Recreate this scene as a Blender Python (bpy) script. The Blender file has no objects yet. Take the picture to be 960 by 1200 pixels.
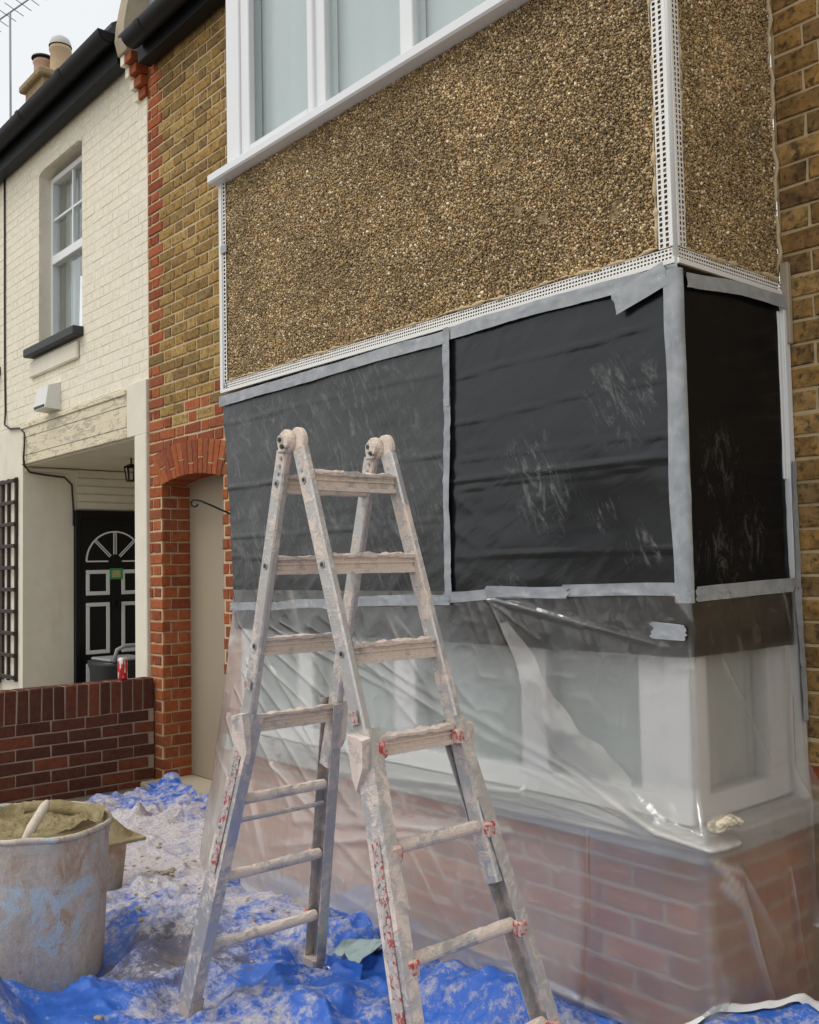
import bpy, math, random
import numpy as np
from mathutils import Matrix, Vector, Euler

R = math.radians
SC = bpy.context.scene
COL = SC.collection
rnd = random.Random(7)

# ------------------------------------------------------------------ camera
CAMP = np.array([1.6871, -2.5405, 1.45])
YAW, PITCH, ROLL, FPX = .858, .0564, -.0201, 1156.5
fw = np.array([-math.sin(YAW) * math.cos(PITCH), math.cos(YAW) * math.cos(PITCH), math.sin(PITCH)])
rt = np.array([math.cos(YAW), math.sin(YAW), 0.0])
upv = np.cross(rt, fw)
cr = rt * math.cos(ROLL) + upv * math.sin(ROLL)
cu = upv * math.cos(ROLL) - rt * math.sin(ROLL)
cam = bpy.data.cameras.new('camera')
cam.sensor_fit = 'HORIZONTAL'
cam.sensor_width = 36
cam.lens = FPX / 960 * 36
cam.clip_start = .05
cam.clip_end = 500
co = bpy.data.objects.new('camera', cam)
COL.objects.link(co)
co.matrix_world = Matrix(((cr[0], cu[0], -fw[0], CAMP[0]), (cr[1], cu[1], -fw[1], CAMP[1]), (cr[2], cu[2], -fw[2], CAMP[2]), (0, 0, 0, 1)))
SC.camera = co

# ------------------------------------------------------------------ world: pale overcast sky
W = bpy.data.worlds.new('World')
SC.world = W
W.use_nodes = True
nt = W.node_tree
nt.nodes.clear()
wo = nt.nodes.new('ShaderNodeOutputWorld')
bg = nt.nodes.new('ShaderNodeBackground')
sky = nt.nodes.new('ShaderNodeTexSky')
sky.sky_type = 'NISHITA'
sky.sun_disc = False
SUN_EL, SUN_AZ = 58, 205      # azimuth: clockwise from +Y
sky.sun_elevation = R(SUN_EL)
sky.sun_rotation = R(SUN_AZ)
sky.air_density = 1.0
sky.dust_density = 3.0
hs = nt.nodes.new('ShaderNodeHueSaturation')
hs.inputs['Saturation'].default_value = .14
nt.links.new(sky.outputs[0], hs.inputs['Color'])
cl = nt.nodes.new('ShaderNodeMix')           # even cloud cover veiling the clear sky
cl.data_type = 'RGBA'
cl.inputs[0].default_value = .68
cl.inputs[7].default_value = (6.0, 6.2, 6.35, 1)
nt.links.new(hs.outputs[0], cl.inputs[6])
nt.links.new(cl.outputs[2], bg.inputs['Color'])
bg.inputs['Strength'].default_value = .15
nt.links.new(bg.outputs[0], wo.inputs[0])

sl = bpy.data.lights.new('sun', 'SUN')
sl.energy = 1.0
sl.angle = R(25)
sl.color = (1, .96, .9)
so = bpy.data.objects.new('sun', sl)
COL.objects.link(so)
sd = Vector((math.sin(R(SUN_AZ)) * math.cos(R(SUN_EL)), math.cos(R(SUN_AZ)) * math.cos(R(SUN_EL)), math.sin(R(SUN_EL))))
so.rotation_euler = sd.to_track_quat('Z', 'Y').to_euler()

vs = SC.view_settings
SC.display_settings.display_device = 'sRGB'
vs.view_transform = 'Standard'
vs.look = 'None'
vs.exposure = .18
vs.gamma = 1
vs.use_curve_mapping = False
SC.cycles.use_denoising = True
SC.cycles.max_bounces = 8
SC.cycles.diffuse_bounces = 4
SC.cycles.transparent_max_bounces = 16
SC.cycles.caustics_reflective = False
SC.cycles.caustics_refractive = True

# ------------------------------------------------------------------ numpy noise
def _hash(ix, iy, iz, seed):
    h = (ix * 374761393 + iy * 668265263 + iz * 2147483647 + seed * 974711) & 0xffffffff
    h = ((h ^ (h >> 13)) * 1274126177) & 0xffffffff
    h = ((h ^ (h >> 16)) * 2246822519) & 0xffffffff
    return ((h ^ (h >> 15)) & 0xffffff) / float(0xffffff)

def vnoise(x, y, z=0.0, seed=0):
    x, y, z = np.broadcast_arrays(np.asarray(x, float), np.asarray(y, float), np.asarray(z, float))
    ix, iy, iz = (np.floor(a).astype(np.int64) for a in (x, y, z))
    fx, fy, fz = x - ix, y - iy, z - iz
    fx, fy, fz = (a * a * a * (a * (a * 6 - 15) + 10) for a in (fx, fy, fz))
    o = 0
    for a in (0, 1):
        for b in (0, 1):
            for c in (0, 1):
                o = o + _hash(ix + a, iy + b, iz + c, seed) * (fx if a else 1 - fx) * (fy if b else 1 - fy) * (fz if c else 1 - fz)
    return o

def fbm(x, y, z=0.0, oct=4, seed=0):
    o, a, t = 0, .5, 0
    for i in range(oct):
        o = o + a * vnoise(x * 2**i, y * 2**i, z * 2**i, seed + i * 17)
        t += a
        a *= .5
    return o / t

def ridged(x, y, oct=3, seed=0):
    o, a, t = 0, .5, 0
    for i in range(oct):
        o = o + a * (1 - np.abs(2 * vnoise(x * 2**i, y * 2**i, 0, seed + 31 * i) - 1))
        t += a
        a *= .5
    return o / t

def segridge(X, Y, x0, y0, x1, y1, amp, wd):
    dx, dy = x1 - x0, y1 - y0
    L2 = dx * dx + dy * dy
    t = np.clip(((X - x0) * dx + (Y - y0) * dy) / L2, 0, 1)
    d = np.hypot(X - x0 - t * dx, Y - y0 - t * dy)
    return amp * np.exp(-(d / wd)**2) * np.clip(1.25 - t, .15, 1)

def sstep(a, b, x):
    t = np.clip((x - a) / (b - a), 0, 1)
    return t * t * (3 - 2 * t)

# ------------------------------------------------------------------ object helpers
def mesh(name, verts, faces, mat=None, smooth=False):
    me = bpy.data.meshes.new(name)
    me.from_pydata([tuple(map(float, v)) for v in verts], [], [tuple(f) for f in faces])
    if mat:
        me.materials.append(mat)
    if smooth:
        me.shade_smooth()
    me.update()
    return me

def npmesh(name, V, F, mat=None, smooth=False):
    """V (n,3) array, F (m,k) array of equal sized faces"""
    me = bpy.data.meshes.new(name)
    m, k = F.shape
    me.vertices.add(len(V))
    me.vertices.foreach_set('co', np.ascontiguousarray(V, dtype=np.float32).ravel())
    me.loops.add(m * k)
    me.loops.foreach_set('vertex_index', np.ascontiguousarray(F, dtype=np.int32).ravel())
    me.polygons.add(m)
    me.polygons.foreach_set('loop_start', np.arange(0, m * k, k, dtype=np.int32))
    me.update(calc_edges=True)
    if mat:
        me.materials.append(mat)
    if smooth:
        me.shade_smooth()
    return me

def obj(name, me, parent=None, loc=(0, 0, 0), rot=(0, 0, 0)):
    o = bpy.data.objects.new(name, me)
    COL.objects.link(o)
    o.location = loc
    o.rotation_euler = rot
    if parent is not None:
        o.parent = parent
        # children are authored in world coordinates unless loc is given in parent space
        o.matrix_parent_inverse = Matrix.Translation(-Vector(parent_origin(parent)))
    return o

_orig = {}
def parent_origin(p):
    return Vector(_orig.get(p.name, (0, 0, 0)))

def thing(name, label, cat, loc=(0, 0, 0), group=None):
    o = bpy.data.objects.new(name, None)
    COL.objects.link(o)
    o.location = loc
    o.empty_display_size = .1
    _orig[o.name] = tuple(loc)
    tag(o, label, cat, group)
    return o

def tag(o, label, cat, group=None):
    o['label'] = label
    o['category'] = cat
    if group:
        o['group'] = group
    return o

def structure(o):
    o['kind'] = 'structure'
    return o

class MB:
    """collects polygons for ONE mesh"""
    def __init__(s):
        s.v, s.f = [], []
    def add(s, V, F):
        n = len(s.v)
        s.v += [tuple(p) for p in V]
        s.f += [tuple(i + n for i in f) for f in F]
        return s
    def box(s, x0, x1, y0, y1, z0, z1, c=0.0):
        if x0 > x1: x0, x1 = x1, x0
        if y0 > y1: y0, y1 = y1, y0
        if z0 > z1: z0, z1 = z1, z0
        if c <= 0:
            V = [(x, y, z) for x in (x0, x1) for y in (y0, y1) for z in (z0, z1)]
            return s.add(V, [(0, 1, 3, 2), (4, 6, 7, 5), (0, 4, 5, 1), (2, 3, 7, 6), (0, 2, 6, 4), (1, 5, 7, 3)])
        c = min(c, (x1 - x0) * .45, (y1 - y0) * .45, (z1 - z0) * .45)
        V, idx = [], {}
        def g(p):
            p = tuple(round(a, 6) for a in p)
            if p not in idx:
                idx[p] = len(V)
                V.append(p)
            return idx[p]
        lo, hi = (x0, y0, z0), (x1, y1, z1)
        def P(ax, sx):
            # corner (signs sx) vertex lying on the face of axis ax
            return g([(hi[i] if sx[i] > 0 else lo[i]) if i == ax else (hi[i] - c if sx[i] > 0 else lo[i] + c) for i in range(3)])
        F = []
        for ax in range(3):
            a, b = [i for i in range(3) if i != ax]
            for sg in (-1, 1):
                q = []
                for sa, sb in ((-1, -1), (1, -1), (1, 1), (-1, 1)):
                    t = [0, 0, 0]
                    t[ax], t[a], t[b] = sg, sa, sb
                    q.append(P(ax, t))
                F.append(q)
        for ax in range(3):
            a, b = [i for i in range(3) if i != ax]
            for sa in (-1, 1):
                for sb in (-1, 1):
                    t0, t1 = [0, 0, 0], [0, 0, 0]
                    t0[a] = t1[a] = sa
                    t0[b] = t1[b] = sb
                    t0[ax], t1[ax] = -1, 1
                    F.append([P(a, t0), P(a, t1), P(b, t1), P(b, t0)])
        for sx in (-1, 1):
            for sy in (-1, 1):
                for sz in (-1, 1):
                    F.append([P(0, (sx, sy, sz)), P(1, (sx, sy, sz)), P(2, (sx, sy, sz))])
        return s.add(V, F)
    def tube(s, pts, r, n=8, caps=True):
        pts = [Vector(p) for p in pts]
        rr = r if isinstance(r, (list, tuple)) else [r] * len(pts)
        rings, ref = [], None
        for i, p in enumerate(pts):
            d = (pts[min(i + 1, len(pts) - 1)] - pts[max(i - 1, 0)]).normalized()
            if ref is None:
                ref = d.orthogonal().normalized()
            ref = (ref - d * ref.dot(d)).normalized()
            b = d.cross(ref)
            rings.append([p + (ref * math.cos(2 * math.pi * k / n) + b * math.sin(2 * math.pi * k / n)) * rr[i] for k in range(n)])
        V = [q for g in rings for q in g]
        F = [(i * n + k, i * n + (k + 1) % n, (i + 1) * n + (k + 1) % n, (i + 1) * n + k) for i in range(len(pts) - 1) for k in range(n)]
        if caps:
            F += [tuple(range(n - 1, -1, -1)), tuple((len(pts) - 1) * n + k for k in range(n))]
        return s.add(V, F)
    def obb(s, A, B, u, v, wu, wv, c=.0):
        """bar from A to B, cross-section wu along u, wv along v"""
        A, B, u, v = map(Vector, (A, B, u, v))
        V = []
        ring = [(-1, -1), (1, -1), (1, 1), (-1, 1)]
        if c > 0:
            hu, hv = wu / 2, wv / 2
            ring2 = [(-hu + c, -hv), (hu - c, -hv), (hu, -hv + c), (hu, hv - c), (hu - c, hv), (-hu + c, hv), (-hu, hv - c), (-hu, -hv + c)]
        else:
            ring2 = [(a * wu / 2, b * wv / 2) for a, b in ring]
        n = len(ring2)
        for P in (A, B):
            V += [P + u * a + v * b for a, b in ring2]
        F = [(k, (k + 1) % n, n + (k + 1) % n, n + k) for k in range(n)] + [tuple(range(n - 1, -1, -1)), tuple(range(n, 2 * n))]
        return s.add(V, F)
    def lathe(s, prof, cx, cy, n=32, z0=0):
        V = [(cx + r * math.cos(2 * math.pi * k / n), cy + r * math.sin(2 * math.pi * k / n), z0 + z) for r, z in prof for k in range(n)]
        F = [(i * n + k, i * n + (k + 1) % n, (i + 1) * n + (k + 1) % n, (i + 1) * n + k) for i in range(len(prof) - 1) for k in range(n)]
        return s.add(V, F)
    def build(s, name, mat, parent=None, smooth=False):
        return obj(name, mesh(name, s.v, s.f, mat, smooth), parent)

def grid_faces(nu, nv):
    i = np.arange(nu - 1)[:, None] * nv + np.arange(nv - 1)[None, :]
    i = i.ravel()
    return np.stack([i, i + nv, i + nv + 1, i + 1], 1)

# ------------------------------------------------------------------ materials
class NG:
    def __init__(s, name):
        s.m = bpy.data.materials.new(name)
        s.m.use_nodes = True
        s.t = s.m.node_tree
        s.t.nodes.clear()
        s.out = s.t.nodes.new('ShaderNodeOutputMaterial')
        s.geo = None
    def n(s, ty, **kw):
        x = s.t.nodes.new('ShaderNode' + ty)
        for k, v in kw.items():
            setattr(x, k, v)
        return x
    def l(s, a, b):
        s.t.links.new(a, b)
    def put(s, sock, v):
        if hasattr(v, 'is_output') or isinstance(v, bpy.types.NodeSocket):
            s.l(v, sock)
        elif isinstance(v, (tuple, list)):
            sock.default_value = (*v, 1) if len(v) == 3 and sock.type == 'RGBA' else v
        else:
            sock.default_value = v
    def pos(s):
        if s.geo is None:
            s.geo = s.n('NewGeometry')
        return s.geo.outputs['Position']
    def noise(s, scale, detail=4, rough=.55, dist=0, vec=None, sc3=None, w=None):
        v = vec if vec is not None else s.pos()
        if sc3:
            mp = s.n('Mapping')
            s.l(v, mp.inputs[0])
            mp.inputs['Scale'].default_value = sc3
            v = mp.outputs[0]
        x = s.n('TexNoise')
        s.l(v, x.inputs['Vector'])
        x.inputs['Scale'].default_value = scale
        x.inputs['Detail'].default_value = detail
        x.inputs['Roughness'].default_value = rough
        x.inputs['Distortion'].default_value = dist
        return x.outputs['Fac']
    def ramp(s, f, stops, interp='LINEAR'):
        x = s.n('ValToRGB')
        x.color_ramp.interpolation = interp
        e = x.color_ramp.elements
        while len(e) < len(stops):
            e.new(.5)
        for q, (p, c) in zip(e, stops):
            q.position = p
            q.color = (c, c, c, 1) if isinstance(c, (int, float)) else (*c, 1)
        s.put(x.inputs[0], f)
        return x.outputs[0]
    def mix(s, f, a, b, mode='MIX'):
        x = s.n('Mix', data_type='RGBA', blend_type=mode)
        s.put(x.inputs[0], f)
        s.put(x.inputs[6], a)
        s.put(x.inputs[7], b)
        return x.outputs[2]
    def math(s, op, a, b=0.0, clamp=False):
        x = s.n('Math', operation=op, use_clamp=clamp)
        s.put(x.inputs[0], a)
        s.put(x.inputs[1], b)
        return x.outputs[0]
    def bump(s, h, strength=.5, dist=.01, nrm=None):
        x = s.n('Bump')
        x.inputs['Strength'].default_value = strength
        x.inputs['Distance'].default_value = dist
        s.put(x.inputs['Height'], h)
        if nrm is not None:
            s.l(nrm, x.inputs['Normal'])
        return x.outputs[0]
    def principled(s, color, rough=.7, bump=None, metal=0.0, spec=.5, **kw):
        x = s.n('BsdfPrincipled')
        s.put(x.inputs['Base Color'], color)
        s.put(x.inputs['Roughness'], rough)
        s.put(x.inputs['Metallic'], metal)
        s.put(x.inputs['Specular IOR Level'], spec)
        for k, v in kw.items():
            s.put(x.inputs[k], v)
        if bump is not None:
            s.l(bump, x.inputs['Normal'])
        return x.outputs[0]
    def done(s, sh):
        s.l(sh, s.out.inputs['Surface'])
        return s.m

def simple(name, col, rough=.6, metal=0.0, var=.15, scale=30, bump=.15, bd=.002, spec=.4):
    g = NG(name)
    f = g.noise(scale, 5)
    c = g.mix(g.ramp(f, [(.3, 1 - var), (.7, 1 + var)]), tuple(c * (1 - var) for c in col), tuple(min(1, c * (1 + var)) for c in col))
    return g.done(g.principled(c, rough, g.bump(f, bump, bd) if bump else None, metal, spec))

def brick_mat(name, cols, island, dark=.6, soot=(.3, .55), pit=.5, rough=.9, patchcol=None, patch=(.6, .7)):
    g = NG(name)
    if island:
        r = g.n('NewGeometry').outputs['Random Per Island']
    else:
        r = g.n('ObjectInfo').outputs['Random']
    n = len(cols)
    base = g.ramp(r, [(i / n, c) for i, c in enumerate(cols)], 'CONSTANT')
    n1 = g.noise(26, 6, .65)
    n2 = g.noise(9, 4, .6, 1.0)
    n3 = g.noise(110, 4, .7)
    c = g.mix(g.ramp(n1, [(.3, 0), (.75, 1)]), g.mix(1, base, (dark,) * 3, 'MULTIPLY'), g.mix(1, base, (1.25, 1.22, 1.15), 'MULTIPLY'))
    if patchcol:
        c = g.mix(g.math('MULTIPLY', g.ramp(n2, [(patch[0], 0), (patch[1], 1)]), .7), c, patchcol)
    c = g.mix(g.math('MULTIPLY', g.ramp(g.noise(42, 3, .5, .6), [(soot[0], 1), (soot[1], 0)]), pit), c, (.03, .022, .016))
    h = g.math('ADD', g.math('MULTIPLY', n1, .6), g.math('MULTIPLY', n3, .4))
    return g.done(g.principled(c, rough, g.bump(h, .7, .006), spec=.2))

YEL0 = [(.25, .155, .060), (.20, .125, .052), (.285, .19, .082), (.185, .115, .050), (.23, .15, .068), (.27, .165, .062), (.17, .108, .052), (.22, .14, .058), (.30, .20, .088), (.19, .13, .062)]
YEL = [(min(1, a * 1.5), b * 1.48, c * 1.22) for a, b, c in YEL0]
RED = [(.36, .098, .036), (.31, .082, .034), (.40, .12, .05), (.26, .072, .034), (.37, .11, .042), (.29, .09, .042)]
BRN = [(a * 1.6, b * 1.5, c * 1.3) for a, b, c in YEL0]
DKR = [(.125, .045, .030), (.10, .038, .027), (.15, .052, .034), (.085, .036, .027), (.135, .048, .029), (.19, .06, .035), (.11, .043, .031)]
CRM = [(.77, .72, .595), (.755, .705, .58), (.78, .73, .61), (.765, .715, .59)]
PNK = [(.52, .15, .062), (.44, .13, .06), (.55, .175, .075), (.34, .105, .065)]
MATB = {}
for isl in (False, True):
    k = '_mass' if isl else ''
    MATB['yel', isl] = brick_mat('stock_brick' + k, YEL, isl, .62, (.28, .46), .75, patchcol=(.10, .065, .035), patch=(.56, .74))
    MATB['brn', isl] = brick_mat('weathered_stock_brick' + k, BRN, isl, .6, (.30, .50), .8, patchcol=(.09, .055, .03), patch=(.52, .70))
    MATB['red', isl] = brick_mat('red_brick' + k, RED, isl, .72, (.22, .42), .5)
    MATB['dkr', isl] = brick_mat('dark_red_brick' + k, DKR, isl, .7, (.25, .45), .5)
    MATB['pnk', isl] = brick_mat('bay_brick' + k, PNK, isl, .8, (.22, .42), .4)
    MATB['crm', isl] = brick_mat('painted_brick' + k, CRM, isl, .93, (.1, .27), .25)

M_MORTAR = simple('mortar_beige', (.46, .36, .215), .95, var=.25, scale=60, bump=.8, bd=.004)
M_MORTAR_GREY = simple('mortar_grey', (.30, .245, .185), .95, var=.25, scale=60, bump=.8, bd=.004)
M_CREAMPAINT = None
g = NG('cream_masonry_paint')
f = g.noise(7, 5)
st = g.noise(5, 5, .6, .4, sc3=(1, 1, .18))
c = g.mix(g.ramp(f, [(.35, 0), (.7, 1)]), (.735, .68, .55), (.79, .74, .62))
c = g.mix(g.math('MULTIPLY', g.ramp(st, [(.60, 0), (.75, 1)]), .30), c, (.45, .37, .23))
M_CREAMPAINT = g.done(g.principled(c, .75, g.bump(g.noise(160, 4), .25, .003), spec=.3))
g = NG('peeling_cream_paint')
f = g.noise(14, 6, .65, .8, sc3=(.45, 1, 1.6))
c = g.mix(g.ramp(f, [(.53, 0), (.56, 1)]), (.72, .64, .47), (.50, .45, .34))
c = g.mix(g.ramp(g.noise(40, 5, .7, .5, sc3=(.5, 1, 1)), [(.60, 0), (.66, 1)]), c, (.28, .23, .16))
M_PEEL = g.done(g.principled(c, .8, g.bump(f, .5, .006), spec=.3))
M_WHITE = simple('white_upvc', (.76, .77, .77), .35, var=.03, scale=5, bump=0, spec=.5)
M_BEAD = simple('white_plastic_bead', (.74, .73, .70), .5, var=.10, scale=40, bump=0)
M_BLACKGUT = simple('black_gutter_plastic', (.007, .007, .008), .5, var=.3, scale=8, bump=0, spec=.22)
M_BLACKDOOR = simple('black_gloss_door', (.008, .008, .009), .32, var=.2, scale=4, bump=0, spec=.3)
M_DARKSILL = simple('dark_painted_sill', (.03, .032, .034), .6, var=.3)
M_GREIGE = simple('greige_door_paint', (.33, .27, .19), .55, var=.05, scale=3, bump=.1)
M_TRELLIS = simple('dark_brown_trellis_wood', (.028, .018, .013), .65, var=.3, scale=20)
M_CABLE = simple('black_cable', (.03, .024, .02), .6, bump=0)
M_IRON = simple('black_iron', (.02, .018, .016), .5, .6, bump=0)
M_STONE = simple('worn_doorstep_concrete', (.36, .31, .23), .9, var=.25, scale=25, bump=.5, bd=.004)
M_CEMENT = simple('weathered_cement_render', (.30, .25, .18), .95, var=.35, scale=12, bump=.6, bd=.006)
M_LEAD = simple('lead_flashing', (.30, .31, .33), .55, .2, var=.2, scale=15)
M_POTY = simple('buff_chimney_pot', (.50, .37, .23), .85, var=.12, scale=9)
M_POTP = simple('pink_chimney_pot', (.52, .34, .25), .85, var=.12, scale=9)
M_POTCAP = simple('grey_pot_cap', (.48, .46, .42), .8, var=.15)
M_STACK = simple('chimney_brick', (.22, .165, .09), .95, var=.6, scale=24, bump=.8, bd=.01)
M_ALU = simple('aerial_aluminium', (.33, .33, .34), .4, .7, bump=0)
M_GREYBOX = simple('grey_plastic', (.25, .26, .27), .5, var=.1)
M_BLACKPL = simple('black_plastic_tub', (.015, .016, .018), .45, bump=0)
M_VENT = simple('white_vent_plastic', (.68, .68, .64), .5, var=.05, bump=0)
M_WALLDARK = simple('house_core_masonry', (.20, .15, .10), .95)
M_CURT = simple('pale_net_curtain', (.62, .64, .64), .9, var=.06, scale=6, bump=.1, bd=.01)
M_ROOM = simple('dim_room_plaster', (.22, .22, .21), .95, var=.1)
M_SLATE = simple('roof_slate', (.05, .052, .058), .7, var=.3)

g = NG('window_glass')
def schlick(g, f0=.04, nrm=None):
    lw = g.n('LayerWeight')
    lw.inputs['Blend'].default_value = .5
    if nrm is not None:
        g.l(nrm, lw.inputs['Normal'])
    return g.math('ADD', f0, g.math('MULTIPLY', g.math('POWER', lw.outputs['Facing'], 5.0), 1 - f0), True)
tr = g.n('BsdfTransparent')
tr.inputs['Color'].default_value = (.93, .96, .955, 1)
gl = g.n('BsdfGlossy')
gl.inputs['Roughness'].default_value = .015
gl.inputs['Color'].default_value = (1, 1, 1, 1)
mx = g.n('MixShader')
g.l(schlick(g, .055), mx.inputs[0])
g.l(tr.outputs[0], mx.inputs[1])
g.l(gl.outputs[0], mx.inputs[2])
M_GLASS = g.done(mx.outputs[0])

# pebbledash
g = NG('pebbledash_chips')
r = g.n('NewGeometry').outputs['Random Per Island']
c = g.ramp(r, [(0, (.17, .115, .055)), (.12, (.24, .165, .085)), (.24, (.10, .066, .034)), (.36, (.30, .215, .12)), (.48, (.20, .13, .058)), (.58, (.14, .105, .066)), (.68, (.27, .175, .08)), (.78, (.36, .28, .18)), (.86, (.085, .06, .036)), (.92, (.21, .14, .07)), (.97, (.50, .43, .32))], 'CONSTANT')
pat = g.ramp(g.noise(3.0, 5, .65, .5), [(.3, .68), (.7, 1.22)])
c = g.mix(1, g.mix(1, c, pat, 'MULTIPLY'), (2.22, 2.28, 2.20), 'MULTIPLY')
M_PEBBLE = g.done(g.principled(c, .6, None, spec=.35))
M_DASHBASE = simple('pebbledash_cement', (.26, .19, .105), .95, var=.4, scale=80, bump=.8, bd=.006)

# tape
g = NG('grey_duct_tape')
f = g.noise(16, 5, .6, .4)
c = g.mix(g.ramp(f, [(.35, 0), (.7, 1)]), (.27, .288, .30), (.38, .395, .405))
c = g.mix(g.math('MULTIPLY', g.ramp(g.noise(30, 5, .7), [(.58, 0), (.7, 1)]), .5), c, (.55, .52, .47))
M_TAPE = g.done(g.principled(c, .42, g.bump(f, .3, .004), spec=.5))
g = NG('shiny_foil_tape')
M_FOIL = g.done(g.principled((.72, .73, .75), .25, g.bump(g.noise(60, 3), .6, .01), .85))

# black polythene with plaster smears
def film_mat(name, haze, smear, zones, spec, seed):
    """haze: even dust, on film B also a painted sheen; smear: strength of wiped plaster; zones: (x, y, z, radius) where smears sit"""
    g = NG(name)
    p = g.n('Mapping')
    g.l(g.pos(), p.inputs[0])
    p.inputs['Location'].default_value = (seed, seed * 2, seed * .7)
    p.inputs['Rotation'].default_value = (0, R(28), 0)
    v = p.outputs[0]
    w1 = g.noise(1.5, 3, .5, 0, v)
    scr = g.noise(13, 7, .74, 2.6, v, (1, 1, .30))          # long wiped streaks
    scr2 = g.noise(48, 5, .72, 1.6, v, (1, 1, .16))
    fine = g.noise(150, 3, .7, 0, v)
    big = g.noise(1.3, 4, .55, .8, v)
    zone = None
    for (x, y, z, r_) in zones:
        dd = g.n('VectorMath', operation='DISTANCE')
        g.l(g.pos(), dd.inputs[0])
        dd.inputs[1].default_value = (x, y, z)
        wob = g.math('ADD', dd.outputs['Value'], g.math('MULTIPLY', g.math('SUBTRACT', g.noise(9, 5, .65, .8, v), .5), r_ * 1.6))
        q = g.ramp(g.math('DIVIDE', wob, r_), [(.45, 1), (.95, 0)])
        zone = q if zone is None else g.math('MAXIMUM', zone, q)
    st = g.math('ADD', g.math('MULTIPLY', g.ramp(scr, [(.52, 0), (.66, 1)]), .7), g.math('MULTIPLY', g.ramp(scr2, [(.58, 0), (.70, 1)]), .5))
    m = g.math('MULTIPLY', g.math('MULTIPLY', st, zone), smear)
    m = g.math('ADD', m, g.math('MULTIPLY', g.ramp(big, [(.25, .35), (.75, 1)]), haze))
    spk = g.ramp(g.noise(85, 3, .6, 0, v), [(.735, 0), (.765, 1)])
    m = g.math('ADD', m, g.math('MULTIPLY', spk, .22))
    m = g.math('MULTIPLY', m, g.ramp(fine, [(.2, .7), (.8, 1.2)]), True)
    c = g.mix(m, (.0065, .0075, .009), (.42, .42, .40))
    rg = g.math('ADD', .22, g.math('MULTIPLY', m, .7), True)
    hh = g.math('ADD', g.noise(14, 4, .5, .3, v, (.35, .35, 1.6)), g.math('MULTIPLY', g.noise(5, 3, .5, .4, v), .8))
    return g.done(g.principled(c, rg, g.bump(hh, .16, .012), spec=spec))
M_FILM_A = film_mat('black_polythene_dusty', .13, .36, [(-2.3, 0, 2.15, .45), (-1.6, 0, 2.15, .5), (-2.45, 0, 1.55, .35), (-1.25, 0, 1.75, .4), (-1.9, 0, 1.7, .35), (-1.4, 0, 1.35, .3)], .42, 3.1)
M_FILM_B = film_mat('black_polythene_smeared', .018, .42, [(-.52, 0, 1.70, .17), (-.60, 0, 1.82, .12), (-.20, 0, 1.97, .17), (-.30, 0, 1.60, .08), (-.12, 0, 1.50, .10), (-.7, 0, 1.36, .10)], .45, 7.7)  # grey haze here paints a soft sheen into the black
M_FILM_C = film_mat('black_polythene_clean', .002, .22, [(.02, .18, 1.75, .16), (.02, .35, 1.55, .14), (.02, .15, 1.45, .14)], .10, 12.3)

# clear polythene
def poly_mat(name, haze, col=(.88, .83, .76)):
    g = NG(name)
    n1 = g.noise(5, 5, .6, .8)
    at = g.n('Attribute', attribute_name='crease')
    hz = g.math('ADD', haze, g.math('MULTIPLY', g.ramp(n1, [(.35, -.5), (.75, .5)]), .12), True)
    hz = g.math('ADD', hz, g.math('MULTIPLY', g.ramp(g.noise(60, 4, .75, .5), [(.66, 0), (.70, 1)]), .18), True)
    hz = g.math('ADD', hz, g.math('MULTIPLY', at.outputs['Fac'], .55), True)      # stress-whitened creases, with bright specular fold streaks painted in as haze
    fine = g.noise(9, 6, .6, 1.2)
    nb = g.bump(fine, .30, .012)
    tr = g.n('BsdfTransparent')
    tr.inputs['Color'].default_value = (.96, .96, .95, 1)
    rf = g.n('BsdfRefraction')
    rf.inputs['IOR'].default_value = 1.06
    rf.inputs['Roughness'].default_value = .38
    rf.inputs['Color'].default_value = (.96, .96, .95, 1)
    a = g.n('MixShader')
    a.inputs[0].default_value = .72
    g.l(tr.outputs[0], a.inputs[1])
    g.l(rf.outputs[0], a.inputs[2])
    df = g.n('BsdfDiffuse')
    df.inputs['Color'].default_value = (*col, 1)
    tl = g.n('BsdfTranslucent')
    tl.inputs['Color'].default_value = (*col, 1)
    g.l(nb, df.inputs['Normal'])
    d = g.n('MixShader')
    d.inputs[0].default_value = .40
    g.l(df.outputs[0], d.inputs[1])
    g.l(tl.outputs[0], d.inputs[2])
    b = g.n('MixShader')
    g.l(hz, b.inputs[0])
    g.l(a.outputs[0], b.inputs[1])
    g.l(d.outputs[0], b.inputs[2])
    gl = g.n('BsdfGlossy')
    gl.inputs['Roughness'].default_value = .09
    g.l(nb, gl.inputs['Normal'])
    e = g.n('MixShader')
    g.l(schlick(g, .10, nb), e.inputs[0])
    g.l(b.outputs[0], e.inputs[1])
    g.l(gl.outputs[0], e.inputs[2])
    return g.done(e.outputs[0])
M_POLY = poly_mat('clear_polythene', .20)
M_POLY2 = poly_mat('clear_polythene_flap', .11)
M_POLYW = poly_mat('milky_polythene_fold', .36)

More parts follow.
